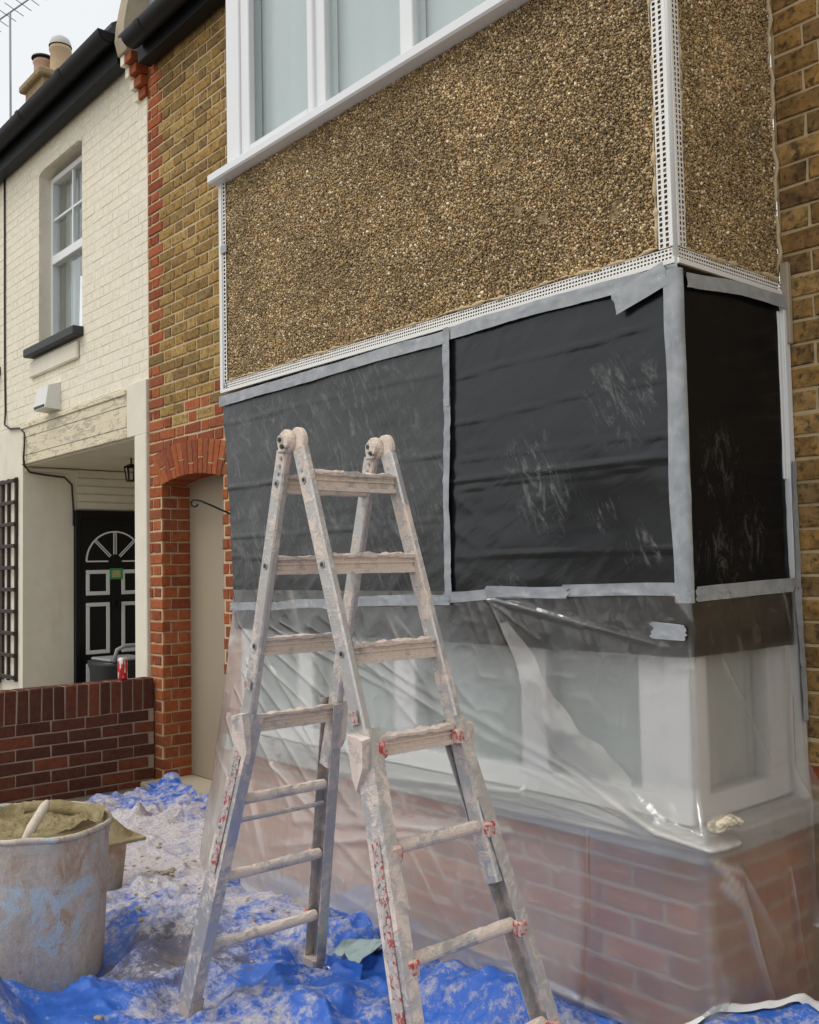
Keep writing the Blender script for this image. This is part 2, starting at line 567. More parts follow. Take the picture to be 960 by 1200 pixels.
# tarpaulin
def tarp_mat(name, dusty):
    g = NG(name)
    p = g.pos()
    n1 = g.noise(2.6, 5, .6, .6)
    n2 = g.noise(15, 9, .80, .15)
    n3 = g.noise(80, 5, .7)
    dd = g.n('VectorMath', operation='DISTANCE')
    g.l(p, dd.inputs[0])
    dd.inputs[1].default_value = (-2.95, -.40, 0)
    zone = g.ramp(g.math('MULTIPLY', dd.outputs['Value'], .4), [(.10, dusty), (.52, .0)])
    t = g.math('ADD', g.math('MULTIPLY', n1, .40), g.math('MULTIPLY', n2, .60))
    t = g.math('ADD', t, g.math('MULTIPLY', zone, .16))
    m = g.ramp(t, [(.49, 0.02), (.525, .45), (.60, .95)])
    m = g.math('MULTIPLY', m, g.ramp(n3, [(.30, .45), (.52, 1)]), True)
    blue = g.mix(g.ramp(n2, [(.3, 0), (.7, 1)]), (.010, .085, .44), (.028, .17, .64))
    c = g.mix(m, blue, g.mix(g.ramp(n3, [(.3, 0), (.7, 1)]), (.46, .40, .35), (.68, .62, .55)))
    # damp brown plaster stain beside the barrel
    d2 = g.n('VectorMath', operation='DISTANCE')
    g.l(p, d2.inputs[0])
    d2.inputs[1].default_value = (-1.62, -.84, 0)
    wet = g.ramp(g.math('ADD', d2.outputs['Value'], g.math('MULTIPLY', g.math('SUBTRACT', n2, .5), 1.1)), [(.20, 1), (.27, 0)])
    c = g.mix(g.math('MULTIPLY', wet, .8 * dusty), c, (.15, .12, .095))
    rg = g.math('ADD', .34, g.math('MULTIPLY', m, .55), True)
    wx = g.n('TexWave', wave_type='BANDS', bands_direction='X')
    wx.inputs['Scale'].default_value = 130
    wy = g.n('TexWave', wave_type='BANDS', bands_direction='Y')
    wy.inputs['Scale'].default_value = 130
    g.l(p, wx.inputs[0])
    g.l(p, wy.inputs[0])
    weave = g.math('ADD', wx.outputs['Fac'], wy.outputs['Fac'])
    hh = g.math('ADD', g.math('MULTIPLY', n2, .8), g.math('ADD', g.math('MULTIPLY', m, .25), g.math('MULTIPLY', weave, .03)))
    return g.done(g.principled(c, rg, g.bump(hh, .5, .010), spec=.45))
M_TARP = tarp_mat('blue_tarpaulin', 1.0)
M_TARP2 = tarp_mat('blue_tarpaulin_clean', .0)
M_TARPUNDER = simple('grey_green_tarpaulin_underside', (.25, .32, .31), .6, var=.5, scale=26, bump=.5, bd=.006)
M_TARPEDGE = simple('dusty_white_tarpaulin_edge', (.58, .57, .54), .7, var=.2, scale=25)
M_EYELET = simple('steel_eyelet', (.55, .55, .52), .3, .9, bump=0)

# ground
g = NG('concrete_forecourt')
n1 = g.noise(2.5, 6)
n2 = g.noise(40, 5, .7)
c = g.mix(g.ramp(n1, [(.3, 0), (.7, 1)]), (.20, .175, .14), (.31, .275, .225))
c = g.mix(g.ramp(n2, [(.55, 0), (.7, 1)]), c, (.14, .125, .10))
M_CONC = g.done(g.principled(c, .92, g.bump(n2, .5, .004), spec=.25))

# ladder aluminium caked in plaster
def alu_mat(name, cake, tone=(.50, .49, .475)):
    g = NG(name)
    n1 = g.noise(5, 5, .65, .6)
    n2 = g.noise(26, 6, .75, .8)
    n3 = g.noise(160, 4, .7)
    n4 = g.noise(60, 5, .75, .5)
    t = g.math('ADD', g.math('MULTIPLY', n1, .55), g.math('MULTIPLY', n2, .45))
    m = g.ramp(t, [(cake - .04, 0), (cake + .04, 1)])
    base = g.mix(g.ramp(n2, [(.30, 0), (.62, .75)]), tone, (.62, .58, .545))
    base = g.mix(g.ramp(n4, [(.65, 0), (.70, .55)]), base, (.20, .18, .165))
    pl = g.mix(g.ramp(n3, [(.3, 0), (.7, 1)]), (.64, .51, .415), (.80, .69, .60))
    pl = g.mix(g.ramp(n4, [(.63, 0), (.72, .6)]), pl, (.44, .32, .24))
    c = g.mix(m, base, pl)
    metal = g.math('MULTIPLY', g.math('SUBTRACT', 1.0, m), .55)
    rg = g.math('ADD', .36, g.math('MULTIPLY', m, .5), True)
    h = g.math('ADD', g.math('MULTIPLY', m, .35), g.math('ADD', g.math('MULTIPLY', n2, .4), g.math('MULTIPLY', n3, .10)))
    return g.done(g.principled(c, rg, g.bump(h, .7, .006), metal, spec=.4))
M_ALUP = alu_mat('plaster_splashed_aluminium', .53, (.48, .475, .465))
M_ALUC = alu_mat('plaster_caked_aluminium', .43)
g = NG('red_ladder_cap')
c = g.mix(g.ramp(g.noise(55, 5, .75), [(.44, 0), (.52, 1)]), (.50, .05, .04), (.60, .47, .40))
M_REDCAP = g.done(g.principled(c, .55))
g = NG('worn_red_and_white_label')
f = g.noise(64, 2, .5, 0, None, (1, 1, .9))
c = g.mix(g.ramp(f, [(.50, 0), (.52, 1)]), (.52, .48, .45), (.42, .06, .055))
c = g.mix(g.ramp(g.noise(50, 5, .75, .6), [(.47, 0), (.52, 1)]), c, (.42, .37, .33))
c = g.mix(g.ramp(g.noise(52, 3, .6, .4), [(.60, 0), (.63, 1)]), c, (.12, .11, .10))
M_LABEL = g.done(g.principled(c, .6))
M_RUBBER = simple('worn_rubber_foot', (.34, .29, .25), .85, var=.4, scale=40)
M_BOLT = simple('dark_bolt_hole', (.05, .045, .04), .5, .5, bump=0)

# barrel
g = NG('plaster_crusted_plastic_barrel')
n1 = g.noise(4.5, 6, .7, .5)
n2 = g.noise(22, 6, .75, .8, None, (1, 1, .55))
n3 = g.noise(160, 4, .7)
n5 = g.noise(7, 5, .65, .6)
dr = g.noise(34, 3, .6, .3, None, (1, 1, .12))
t = g.math('ADD', g.math('MULTIPLY', n1, .65), g.math('MULTIPLY', n2, .35))
pl = g.mix(g.ramp(n2, [(.3, 0), (.7, 1)]), (.44, .355, .28), (.72, .63, .54))
pl = g.mix(g.math('MULTIPLY', g.ramp(n5, [(.52, 0), (.64, 1)]), .75), pl, (.46, .27, .14))
pl = g.mix(g.math('MULTIPLY', g.ramp(dr, [(.55, 0), (.68, 1)]), .5), pl, (.70, .63, .55))
bl = g.mix(g.ramp(n2, [(.35, 0), (.7, 1)]), (.50, .58, .63), (.66, .70, .71))
c = g.mix(g.ramp(t, [(.432, 0), (.46, 1)]), bl, pl)
c = g.mix(g.ramp(g.noise(26, 5, .7, .5, None, (1, 1, .6)), [(.68, 0), (.72, .8)]), c, (.13, .06, .03))
c = g.mix(g.math('MULTIPLY', g.ramp(n3, [(.35, .5), (.6, 0)]), .5), c, (.2, .16, .12))
M_BARREL = g.done(g.principled(c, .8, g.bump(g.math('ADD', t, g.math('MULTIPLY', n3, .12)), .7, .012), spec=.3))
g = NG('wet_sand_mortar')
n1 = g.noise(12, 6, .7, .5)
n3 = g.noise(90, 5, .75)
c = g.mix(g.ramp(n1, [(.3, 0), (.7, 1)]), (.24, .185, .08), (.46, .38, .22))
M_MORTARMIX = g.done(g.principled(c, .85, g.bump(g.math('ADD', n1, n3), .8, .014), spec=.25))
M_PALEWOOD = simple('plaster_whitened_wood', (.46, .40, .32), .85, var=.4, scale=45, bump=.5, bd=.004)
M_RAG = simple('dirty_cream_cloth', (.42, .37, .28), .9, var=.75, scale=34, bump=.9, bd=.008)

g = NG('red_drink_can')
f = g.noise(30, 2, .4, 1.5, None, (1, 1, .35))
c = g.mix(g.ramp(f, [(.60, 0), (.63, 1)]), (.55, .02, .025), (.75, .72, .70))
M_CAN = g.done(g.principled(c, .35, None, .2))
M_CANTOP = simple('aluminium_can_end', (.6, .6, .6), .35, .8, bump=0)
g = NG('yellow_notice_print')
c = g.mix(g.ramp(g.noise(120, 2, .5, 0, None, (1, 1, 2)), [(.5, 0), (.55, 1)]), (.55, .52, .25), (.28, .28, .14))
M_NOTICE = g.done(g.principled(c, .7))
M_GREENTAPE = simple('green_masking_tape', (.05, .30, .10), .6, bump=0)

# ------------------------------------------------------------------ brick laying
D = .62                     # facade plane y
EYEP = CAMP
def on_screen(p):
    d = np.asarray(p) - CAMP
    z = d @ fw
    if z < .1:
        return False, 1e9
    x, y = 480 + FPX * (d @ cr) / z, 600 - FPX * (d @ cu) / z
    return (-15 < x < 975 and -15 < y < 1215), z

def brick_geo(w, h, d, ch, jit, rg):
    V = []
    J = lambda: rg.uniform(-jit, jit)
    for (y, e) in ((d, 0), (ch, 0), (0, ch)):
        for sx, sz in ((-1, -1), (1, -1), (1, 1), (-1, 1)):
            V.append((sx * (w / 2 - e) + J(), y + (J() * .7 if y == 0 else 0), sz * (h / 2 - e) + J()))
    F = [(8, 9, 10, 11)]
    for a in (0, 4):
        for k in range(4):
            k2 = (k + 1) % 4
            F.append((a + k, a + k2, a + 4 + k2, a + 4 + k))
    return V, F

_bm = {}
def brick_mesh(w, h, mk, ch, jit, d):
    key = (round(w, 3), round(h, 3), mk, rnd.randrange(5), ch)
    if key not in _bm:
        V, F = brick_geo(key[0], key[1], d, ch, jit, random.Random(hash(key[:2]) + key[3] * 7))
        _bm[key] = mesh('brick', V, F, MATB[mk, False])
    return _bm[key]

class Wall:
    """bricks on vertical faces of one thing; each is (centre x,y,z, rotz, w, h, material)"""
    def __init__(s, ch=.004, jit=.0022, depth=.05):
        s.b, s.ch, s.jit, s.d, s.tilt = [], ch, jit, depth, 1.0
    def lay(s, org, ang, u0, u1, z0, z1, mat, hole=None, off=0.0, course=.078, joint=.010, bond='flemish', trim=.03):
        """face runs along u from org, turned ang about z; front points to local -y"""
        ca, sa = math.cos(ang), math.sin(ang)
        n = int(round((z1 - z0) / course))
        S, H = .215, .1025
        for i in range(n):
            za = z0 + i * course
            zb = min(za + course - joint, z1)
            u = u0 - .34 + off
            if bond == 'flemish':
                u += (0 if i % 2 else .16875)
            else:
                u += (0 if i % 2 else .1125)
            k = 0
            while u < u1:
                w = (S if (k % 2 == 0) else H) if bond == 'flemish' else S
                k += 1
                a, b = max(u, u0), min(u + w, u1)
                u += w + joint
                if b - a < trim:
                    continue
                segs = [(a, b)]
                if hole:
                    segs = hole(a, b, za, zb)
                for a2, b2 in segs:
                    if b2 - a2 < trim:
                        continue
                    cx, cz = (a2 + b2) / 2, (za + zb) / 2
                    m = mat(cx, cz, k) if callable(mat) else mat
                    pr = rnd.uniform(-.0035, .0008) * (.45 if s.tilt < 1 else 1)
                    P = (org[0] + ca * cx + sa * -pr, org[1] + sa * cx + ca * pr, cz)
                    s.b.append((P, ang, b2 - a2, zb - za, m))
    def emit(s, parent, limit=300):
        seen, hid = [], []
        for q in s.b:
            v, z = on_screen(q[0])
            (seen if v else hid).append((q[2] * q[3] / (z * z), q))
        seen.sort(key=lambda t: -t[0])
        ind = [q for _, q in seen[:limit]]
        rest = [q for _, q in seen[limit:]] + [q for _, q in hid]
        for P, ang, w, h, m in ind:
            o = obj('brick', brick_mesh(w, h, m, s.ch, s.jit, s.d), parent, P, (rnd.uniform(-.008, .008) * s.tilt, rnd.uniform(-.009, .009) * s.tilt, ang + rnd.uniform(-.01, .01) * s.tilt))
        bym = {}
        for P, ang, w, h, m in rest:
            bym.setdefault(m, []).append((P, ang, w, h))
        for m, L in bym.items():
            mb = MB()
            for P, ang, w, h in L:
                V, F = brick_geo(w, h, s.d, s.ch, s.jit, rnd)
                ca, sa = math.cos(ang), math.sin(ang)
                mb.add([(P[0] + ca * x - sa * y, P[1] + sa * x + ca * y, P[2] + z) for x, y, z in V], F)
            o = mb.build('brickwork', MATB[m, True], parent)
            o['kind'] = 'stuff'
        return len(ind), len(rest)

# ------------------------------------------------------------------ ground
gp = MB()
gp.add([(-60, -60, -.004), (60, -60, -.004), (60, 60, -.004), (-60, 60, -.004)], [(0, 1, 2, 3)])
structure(gp.build('ground', M_CONC))

# ================================================================== BROWN BRICK HOUSE
PX = -4.78            # party line
BW = 2.66             # bay width at pebbledash
house = thing('brick_house', 'brown stock brick terraced house with pebbledashed square bay and red arched doorway', 'house', (-2.0, D, 0))
wall = MB()
# core masonry with doorway recess cut out (butted blocks)
wall.box(PX, -4.60, D + .0055, 1.0, 0, 5.15)
wall.box(-3.76, -2.45, D + .0055, 1.0, 0, 5.15)
wall.box(-4.60, -3.76, D + .0055, 1.0, 2.10, 5.15)
wall.box(0.0, 2.2, D + .0055, 1.0, 0, 5.15)
wall_o = wall.build('wall', M_MORTAR, house)

OPL, OPR = -4.59, -3.77
def arch_in(x):
    t = (x - (OPL + OPR) / 2) / ((OPR - OPL) / 2)
    return 2.055 + .045 * (1 - t * t)
def arch_out(x):
    t = (x - (-4.735 - 3.69) / 2) / ((4.735 - 3.69) / 2)
    return 2.262 + .062 * (1 - t * t) if abs(t) <= 1.0 else -1
def hole(a, b, za, zb):
    out = [(a, b)]
    zm = (za + zb) / 2
    if zm < 2.06:
        out = []
        if a < OPL: out.append((a, min(b, OPL)))
        if b > OPR: out.append((max(a, OPR), b))
        return out
    if zm < 2.262:
        k = (za - 2.055) / .207
        xl, xr = OPL + k * (-4.735 - OPL) + .02, OPR + k * (-3.69 - OPR) - .02
        L = []
        if a < xl: L.append((a, min(b, xl)))
        if b > xr: L.append((max(a, xr), b))
        return L
    if zb < arch_out((a + b) / 2) - .004:
        return []
    return out
YMIX = {}
def facade_mat(x, z, k):
    if x > -.05:
        return 'brn' if z > .95 else ('red' if rnd.random() < .45 else 'brn')
    lim = 2.50 + .16 * max(0, min(1, (x + 4.4) / .5))
    if z < 2.38:
        return 'red'
    if x < -4.66 + (.08 if int(z / .078) % 2 else 0):
        return 'red' if rnd.random() < .93 else 'yel'
    if z < lim:
        return 'red' if rnd.random() < (.8 if z < 2.47 else .4) else 'yel'
    if x > -2.95 and 3.3 < z < 3.9 and rnd.random() < .5:
        return 'red'
    return 'yel'
WL = Wall(.005, .003)
WL.lay((0, D, 0), 0, PX + .004, -2.50, 0.03, 5.14, facade_mat, hole, joint=.013)
WL.lay((0, D, 0), 0, 0.012, 1.0, 0.0, 5.14, facade_mat, None, .11)
# left reveal of the doorway, facing +x
WL.lay((OPL, 0, 0), R(90), D + .012, .845, 0.03, 2.06, 'red', None, .06, joint=.013)
n = WL.emit(wall_o, 300)
print('house bricks', n)

# arch of gauged red bricks
arch_mb = MB()
N = 40
xs = [OPL + (OPR - OPL) * i / N for i in range(N + 1)]
V, F = [], []
for x in xs:
    t = (x - OPL) / (OPR - OPL)
    xo = -4.735 + (1.045) * t
    for y in (D - .004, .83):
        V += [(x, y, arch_in(x) + .004), (xo, y, arch_out(min(max(xo, -4.734), -3.691)) - .004)]
for i in range(N):
    a = i * 4
    F += [(a, a + 4, a + 5, a + 1), (a + 2, a + 3, a + 7, a + 6), (a, a + 2, a + 6, a + 4), (a + 1, a + 5, a + 7, a + 3)]
arch_mb.add(V, F)
arch_o = arch_mb.build('arch', M_MORTAR, house)
NV = 14
for i in range(NV):
    cuts = [(0, 1)] if i % 2 == 0 else [(0, .46), (.50, 1)]
    if i % 4 == 3:
        cuts = [(0, .30), (.34, 1)]
    for c0, c1 in cuts:
        V = []
        g0, g1 = (i + .07) / NV, (i + .93) / NV
        for y, e in ((.80, 0), (D - .006, 0), (D - .010, .003)):
            for t, s_ in ((g0, c0), (g1, c0), (g1, c1), (g0, c1)):
                xi, xo = OPL + (OPR - OPL) * t, -4.735 + 1.045 * t
                zi, zo = arch_in(xi) - .003, arch_out(min(max(xo, -4.734), -3.691))
                x, z = xi + (xo - xi) * s_, zi + (zo - zi) * s_
                V.append([x, y, z])
        cx, cz = sum(v[0] for v in V[:4]) / 4, sum(v[2] for v in V[:4]) / 4
        for v in V[8:]:
            v[0] += (cx - v[0]) * .06
            v[2] += (cz - v[2]) * .03
        F = [(8, 9, 10, 11)] + [(a + k, a + (k + 1) % 4, a + 4 + (k + 1) % 4, a + 4 + k) for a in (0, 4) for k in range(4)]
        obj('brick', mesh('brick', V, F, MATB['red', False]), arch_o)
# springer bricks closing the gap between jambs and arch
for (x0, x1, z0, z1) in ((PX + .006, -4.742, 2.068, 2.13), (PX + .006, -4.742, 2.146, 2.208), (-3.683, -3.47, 2.068, 2.13), (-3.683, -3.56, 2.146, 2.208)):
    pass

mb = MB()
mb.box(-4.70, -3.74, .834, .86, 0.05, 2.2)
mb.build('door', M_GREIGE, house)
mb = MB()
mb.box(-4.64, -3.55, .47, .9, -.01, .045, .012)
mb.build('doorstep', M_STONE, house)
# iron hanging bracket reaching out of the right jamb
brk = thing('hanging_basket_bracket', 'thin black iron bracket with curled end fixed beside the arched doorway', 'bracket', (-3.62, .61, 1.78))
mb = MB()
pts = [(-3.62, .598, 1.80), (-3.66, .56, 1.825), (-3.71, .50, 1.862), (-3.745, .455, 1.887), (-3.775, .43, 1.897)]
cur = [(-3.775 - .022 * math.sin(a), .43 - .012 * math.sin(a), 1.875 + .022 * math.cos(a)) for a in np.linspace(0, 4.4, 12)]
mb.tube(pts + cur[1:], .006, 8)
mb.build('arm', M_IRON, brk, True)
mb = MB()
mb.box(-3.632, -3.608, .598, .617, 1.70, 1.86, .003)
mb.build('back_plate', M_IRON, brk)

# eaves: fascia and gutter
mb = MB()
mb.box(-4.68, 2.2, .50, .60, 5.06, 5.24, .004)
mb.build('fascia', M_BLACKGUT, house)
def gutter(x0, x1, y, z, r, parent):
    mb = MB()
    n = 14
    V, F = [], []
    for x in (x0, x1):
        for rr in (r, r - .006):
            for k in range(n + 1):
                a = math.pi * k / n
                V.append((x, y + rr * math.cos(a), z - rr * math.sin(a)))
    m = n + 1
    for k in range(n):
        F += [(k, 2 * m + k, 2 * m + k + 1, k + 1), (m + k, m + k + 1, 3 * m + k + 1, 3 * m + k), (k, k + 1, m + k + 1, m + k), (2 * m + k, 3 * m + k, 3 * m + k + 1, 2 * m + k + 1)]
    F += [(0, m, 3 * m, 2 * m), (n, 2 * m + n, 3 * m + n, m + n)]
    mb.add(V, F)
    # end stops
    for x, sg in ((x0, 1), (x1, -1)):
        V2 = [(x, y + r * math.cos(math.pi * k / n), z - r * math.sin(math.pi * k / n)) for k in range(n + 1)]
        V3 = [(x + sg * .006, b, c) for _, b, c in V2]
        mb.add(V2 + V3, [tuple(range(n + 1)), tuple(range(2 * n + 1, n, -1))])
    o = mb.build('gutter', M_BLACKGUT, parent)
    xj = x0 + .5 * (.4)
    while xj < x1:
        mb = MB()
        V, F = [], []
        for x in (xj, xj + .07):
            for k in range(n + 1):
                a = math.pi * k / n
                V.append((x, y + (r + .006) * math.cos(a), z + .004 - (r + .006) * math.sin(a)))
        F = [(k, m + k, m + k + 1, k + 1) for k in range(n)]
        mb.add(V, F)
        mb.build('joint', M_BLACKGUT, o)
        xj += .9
    return o
gutter(-4.62, 2.2, .42, 5.19, .075, house)
mb = MB()
mb.add([(-4.70, .36, 5.20), (2.2, .36, 5.20), (2.2, 4.6, 8.2), (-4.70, 4.6, 8.2), (-4.70, .36, 5.16 + .06), (2.2, .36, 5.22), (2.2, 4.6, 8.24), (-4.70, 4.6, 8.24)], [(3, 2, 1, 0), (4, 5, 6, 7), (0, 1, 5, 4), (1, 2, 6, 5), (2, 3, 7, 6), (3, 0, 4, 7)])
mb.build('roof', M_SLATE, house)

# ------------------------------------------------------------------ bay: plinth, windows, pebbledash
ZS = .64              # sill top
BL = -2.56            # left end of the lower bay
mb = MB()
mb.box(BL + .01, -.005, .005, D + .02, 0, .585)
plinth = mb.build('bay_plinth', simple('pale_plinth_mortar', (.50, .42, .33), .95, var=.15, scale=60, bump=.6, bd=.004), house)
PW = Wall(.004, .002)
PW.lay((0, 0, 0), 0, BL, 0, -.013, .585, 'pnk', None, .05, joint=.014, bond='stretcher')
PW.lay((0, 0, 0), R(90), .012, D, -.013, .585, 'pnk', None, .11, joint=.014, bond='stretcher')
print('plinth bricks', PW.emit(plinth, 300))

def win(name, parent, org, ang, lights, u0, u1, z0, z1, fr, y0=.03, dep=.07, sill=None, mull=None, curtain=True, casement=()):
    """window in a vertical face; lights are (u0,u1) of the panes"""
    ca, sa = math.cos(ang), math.sin(ang)
    def X(u, y, z):
        return (org[0] + ca * u - sa * y, org[1] + sa * u + ca * y, z)
    def rbox(mbx, a, b, ya, yb, za, zb, c=.004):
        t = MB()
        t.box(a, b, ya, yb, za, zb, c)
        mbx.add([X(*v) for v in t.v], t.f)
    m = MB()
    rbox(m, u0, u1, y0, y0 + dep, z0, z0 + fr)
    rbox(m, u0, u1, y0, y0 + dep, z1 - fr, z1)
    edges = [u0] + [e for a, b in lights for e in (a, b)] + [u1]
    for i in range(0, len(edges), 2):
        rbox(m, edges[i], edges[i + 1], y0 + .001, y0 + dep - .001, z0 + fr, z1 - fr)
    w = m.build(name, M_WHITE, parent)
    for i, (a, b) in enumerate(lights):
        if i in casement:
            m = MB()
            t = .045
            for (p, q, r_, s_) in ((a - .02, a + t - .02, z0 + fr - .02, z1 - fr + .02), (b - t + .02, b + .02, z0 + fr - .02, z1 - fr + .02), (a + t - .02, b - t + .02, z0 + fr - .02, z0 + fr + t - .02), (a + t - .02, b - t + .02, z1 - fr - t + .02, z1 - fr + .02)):
                rbox(m, p, q, y0 - .016, y0 + .02, r_, s_)
            m.build('casement', M_WHITE, w)
        m = MB()
        rbox(m, a - .005, b + .005, y0 + .028, y0 + .036, z0 + fr - .005, z1 - fr + .005, 0)
        m.build('pane', M_GLASS, w)
    if curtain:
        nu, nz = int((u1 - u0) / .012), 6
        U, Z = np.meshgrid(np.linspace(u0 + .02, u1 - .02, nu), np.linspace(z0 + .01, z1 - .01, nz), indexing='ij')
        Y = y0 + .085 + (.004 if name == 'upper_window' else .010) * np.sin(U * 34 + 2 * np.sin(U * 5)) + .008 * vnoise(U * 9, Z * 2)
        V = np.stack([org[0] + ca * U - sa * Y, org[1] + sa * U + ca * Y, Z], -1).reshape(-1, 3)
        obj('curtain', npmesh('curtain', V, grid_faces(nu, nz), M_CURT, True), w)
    if sill:
        m = MB()
        rbox(m, sill[0], sill[1], -sill[2], y0 + .02, sill[3], sill[4], .008)
        m.build('sill', M_WHITE, w)
    return w
wf = win('bay_window', house, (0, 0, 0), 0, [(-2.44, -2.08), (-1.96, -1.40), (-1.27, -.71), (-.59, -.21)], BL, -.062, .665, 2.34, .075, y0=.035)
ws = win('bay_side_window', house, (-.0, 0, 0), R(90), [(.12, .47)], .036, D - .004, .665, 2.34, .075, y0=.03)
# one-piece mitred timber sill below both
mb = MB()
mb.box(BL - .03, .075, -.075, .10, .59, ZS + .02, .008)
mb.box(-.12, .075, .1005, D - .004, .59, ZS + .02, .008)
mb.build('bay_sill', simple('grey_painted_sill', (.36, .37, .36), .6, var=.12, scale=12), house)
mb = MB()
mb.box(-.105, -.018, .018, .105, .663, 2.34, .006)
mb.build('corner_post', M_WHITE, house)
mb = MB()
mb.box(BL, -.11, .60, .618, .6, 2.34)
mb.build('bay_back_wall', M_ROOM, house)
mb = MB()
mb.box(BL - .02, BL, .10, D - .003, 0, 2.34, .004)
mb.build('bay_left_cheek', M_WHITE, house)

# pebbledash panel over the window
ZB, ZT = 2.36, 3.43
mb = MB()
mb.box(-BW, 0, .004, .11, ZB, ZT)
mb.box(-.11, -.004, .1102, D - .001, ZB, ZT + 1.6)
mb.box(-BW, -BW + .11, .1102, D - .001, ZB, ZT + 1.6)
mb.box(-BW + .1102, -.1102, .1102, D - .001, ZB, ZB + .1)
dash = mb.build('pebbledash_panel', M_DASHBASE, house)
def pebbles(n, ua, ub, za, zb, seed):
    rg = np.random.default_rng(seed)
    nu = int(math.sqrt(n * (ub - ua) / (zb - za)))
    nz = int(n / nu)
    U, Z = np.meshgrid(np.linspace(ua, ub, nu), np.linspace(za, zb, nz), indexing='ij')
    du, dz = (ub - ua) / nu, (zb - za) / nz
    U = (U + rg.uniform(-.7, .7, U.shape) * du).ravel()
    Z = (Z + rg.uniform(-.7, .7, Z.shape) * dz).ravel()
    k = (U > ua + .004) & (U < ub - .004) & (Z > za + .004) & (Z < zb - .004)
    # a few bald patches
    bald = fbm(U * 7, Z * 7, 0, 3, seed) < .18
    k &= ~(bald & (rg.random(len(U)) < .7))
    U, Z = U[k], Z[k]
    m = len(U)
    base = np.array([(1, 0, 0), (-1, 0, 0), (0, 1, 0), (0, -1, 0), (0, 0, 1), (0, 0, -1)], float)
    FA = np.array([(0, 2, 4), (2, 1, 4), (1, 3, 4), (3, 0, 4), (2, 0, 5), (1, 2, 5), (3, 1, 5), (0, 3, 5)])
    r = np.clip(rg.lognormal(math.log(.0043), .30, m), .0024, .0085)
    sc = np.stack([r * rg.uniform(.8, 1.5, m), r * rg.uniform(.7, 1.1, m), r * rg.uniform(.7, 1.1, m)], 1)
    q = rg.normal(size=(m, 4))
    q /= np.linalg.norm(q, axis=1)[:, None]
    w, x, y, z = q.T
    Rm = np.stack([1 - 2 * (y * y + z * z), 2 * (x * y - z * w), 2 * (x * z + y * w), 2 * (x * y + z * w), 1 - 2 * (x * x + z * z), 2 * (y * z - x * w), 2 * (x * z - y * w), 2 * (y * z + x * w), 1 - 2 * (x * x + y * y)], 1).reshape(m, 3, 3)
    P = base[None] * sc[:, None, :] * rg.uniform(.8, 1.2, (m, 6, 1))
    P = np.einsum('mij,mkj->mki', Rm, P)
    out = rg.uniform(-.001, .0045, m)
    return U, Z, out, P, FA, m
def dash_obj(n, ua, ub, za, zb, seed, side):
    U, Z, out, P, FA, m = pebbles(n, ua, ub, za, zb, seed)
    lump = .004 * fbm(U * 12, Z * 12, 0, 2, 5)
    if side:
        C = np.stack([out + lump - .002, U, Z], 1)
    else:
        C = np.stack([U, -out - lump + .002, Z], 1)
    V = (C[:, None, :] + P).reshape(-1, 3)
    F = (np.arange(m)[:, None, None] * 6 + FA[None]).reshape(-1, 3)
    o = obj('stone_chips', npmesh('stone_chips', V, F, M_PEBBLE), dash)
    o['kind'] = 'stuff'
dash_obj(80000, -BW, 0, ZB + .02, ZT, 1, False)
dash_obj(34000, 0, D - .004, ZB + .02, ZT + .6, 2, True)
# render edge squeezed against the wall bricks
mb = MB()
pts = [(.006 + .006 * math.sin(z * 23) + .004 * math.sin(z * 61), D - .014, z) for z in np.arange(2.42, 4.4, .02)]
mb.tube(pts, [.006 + .003 * abs(math.sin(i * 1.7)) for i in range(len(pts))], 6)
mb.build('render_edge', M_MORTAR, house, True)

# perforated plastic beads
def bead(name, A, B, across, outw, width, rows, pitch, lip, lipout, parent, solid_end=True):
    """flange from A to B, extending 'across' for width with slots; lip = solid nose strip at the edge A-B"""
    A, B, ac, ow = Vector(A), Vector(B), Vector(across).normalized(), Vector(outw).normalized()
    L = (B - A).length
    d = (B - A).normalized()
    n = max(1, int(L / pitch))
    p = L / n
    rw = width / rows
    V, F = [], []
    def q(s, t):
        V.append(A + d * s + ac * (lip + t))
        return len(V) - 1
    for r_ in range(rows):
        for i in range(n):
            sh = 0
            s0, s1 = i * p, (i + 1) * p
            a0, a1 = s0 + p * (.22 if r_ % 2 else .10), s0 + p * (.88 if r_ % 2 else .76)
            t0, t1 = r_ * rw, (r_ + 1) * rw
            b0, b1 = t0 + rw * .24, t1 - rw * .24
            o = [q(s0, t0), q(s1, t0), q(s1, t1), q(s0, t1)]
            h = [q(a0, b0), q(a1, b0), q(a1, b1), q(a0, b1)]
            for k in range(4):
                F.append((o[k], o[(k + 1) % 4], h[(k + 1) % 4], h[k]))
    mb = MB()
    mb.add(V, F)
    # nose: small raised bar
    c = A + ac * (lip / 2)
    mb.obb(c + ow * (lipout / 2 - .001), B + ac * (lip / 2) + ow * (lipout / 2 - .001), ac, ow, lip, lipout + .002, .001)
    return mb.build(name, M_BEAD, parent)
E_ = .0125
b1 = bead('corner_bead', (.006, -E_, ZB + .044), (.006, -E_, ZT), (-1, 0, 0), (0, -1, 0), .042, 2, .0165, .012, .005, house)
b2 = bead('corner_bead', (E_, -.006, ZB + .044), (E_, -.006, ZT + .6), (0, 1, 0), (1, 0, 0), .036, 2, .0165, .012, .005, house)
b3 = bead('stop_bead', (-BW, -E_, ZB - .012), (.012, -E_, ZB - .012), (0, 0, 1), (0, -1, 0), .036, 3, .013, .016, .010, house)
b4 = bead('stop_bead', (E_, -.012, ZB - .012), (E_, D - .01, ZB - .012), (0, 0, 1), (1, 0, 0), .036, 3, .013, .016, .010, house)
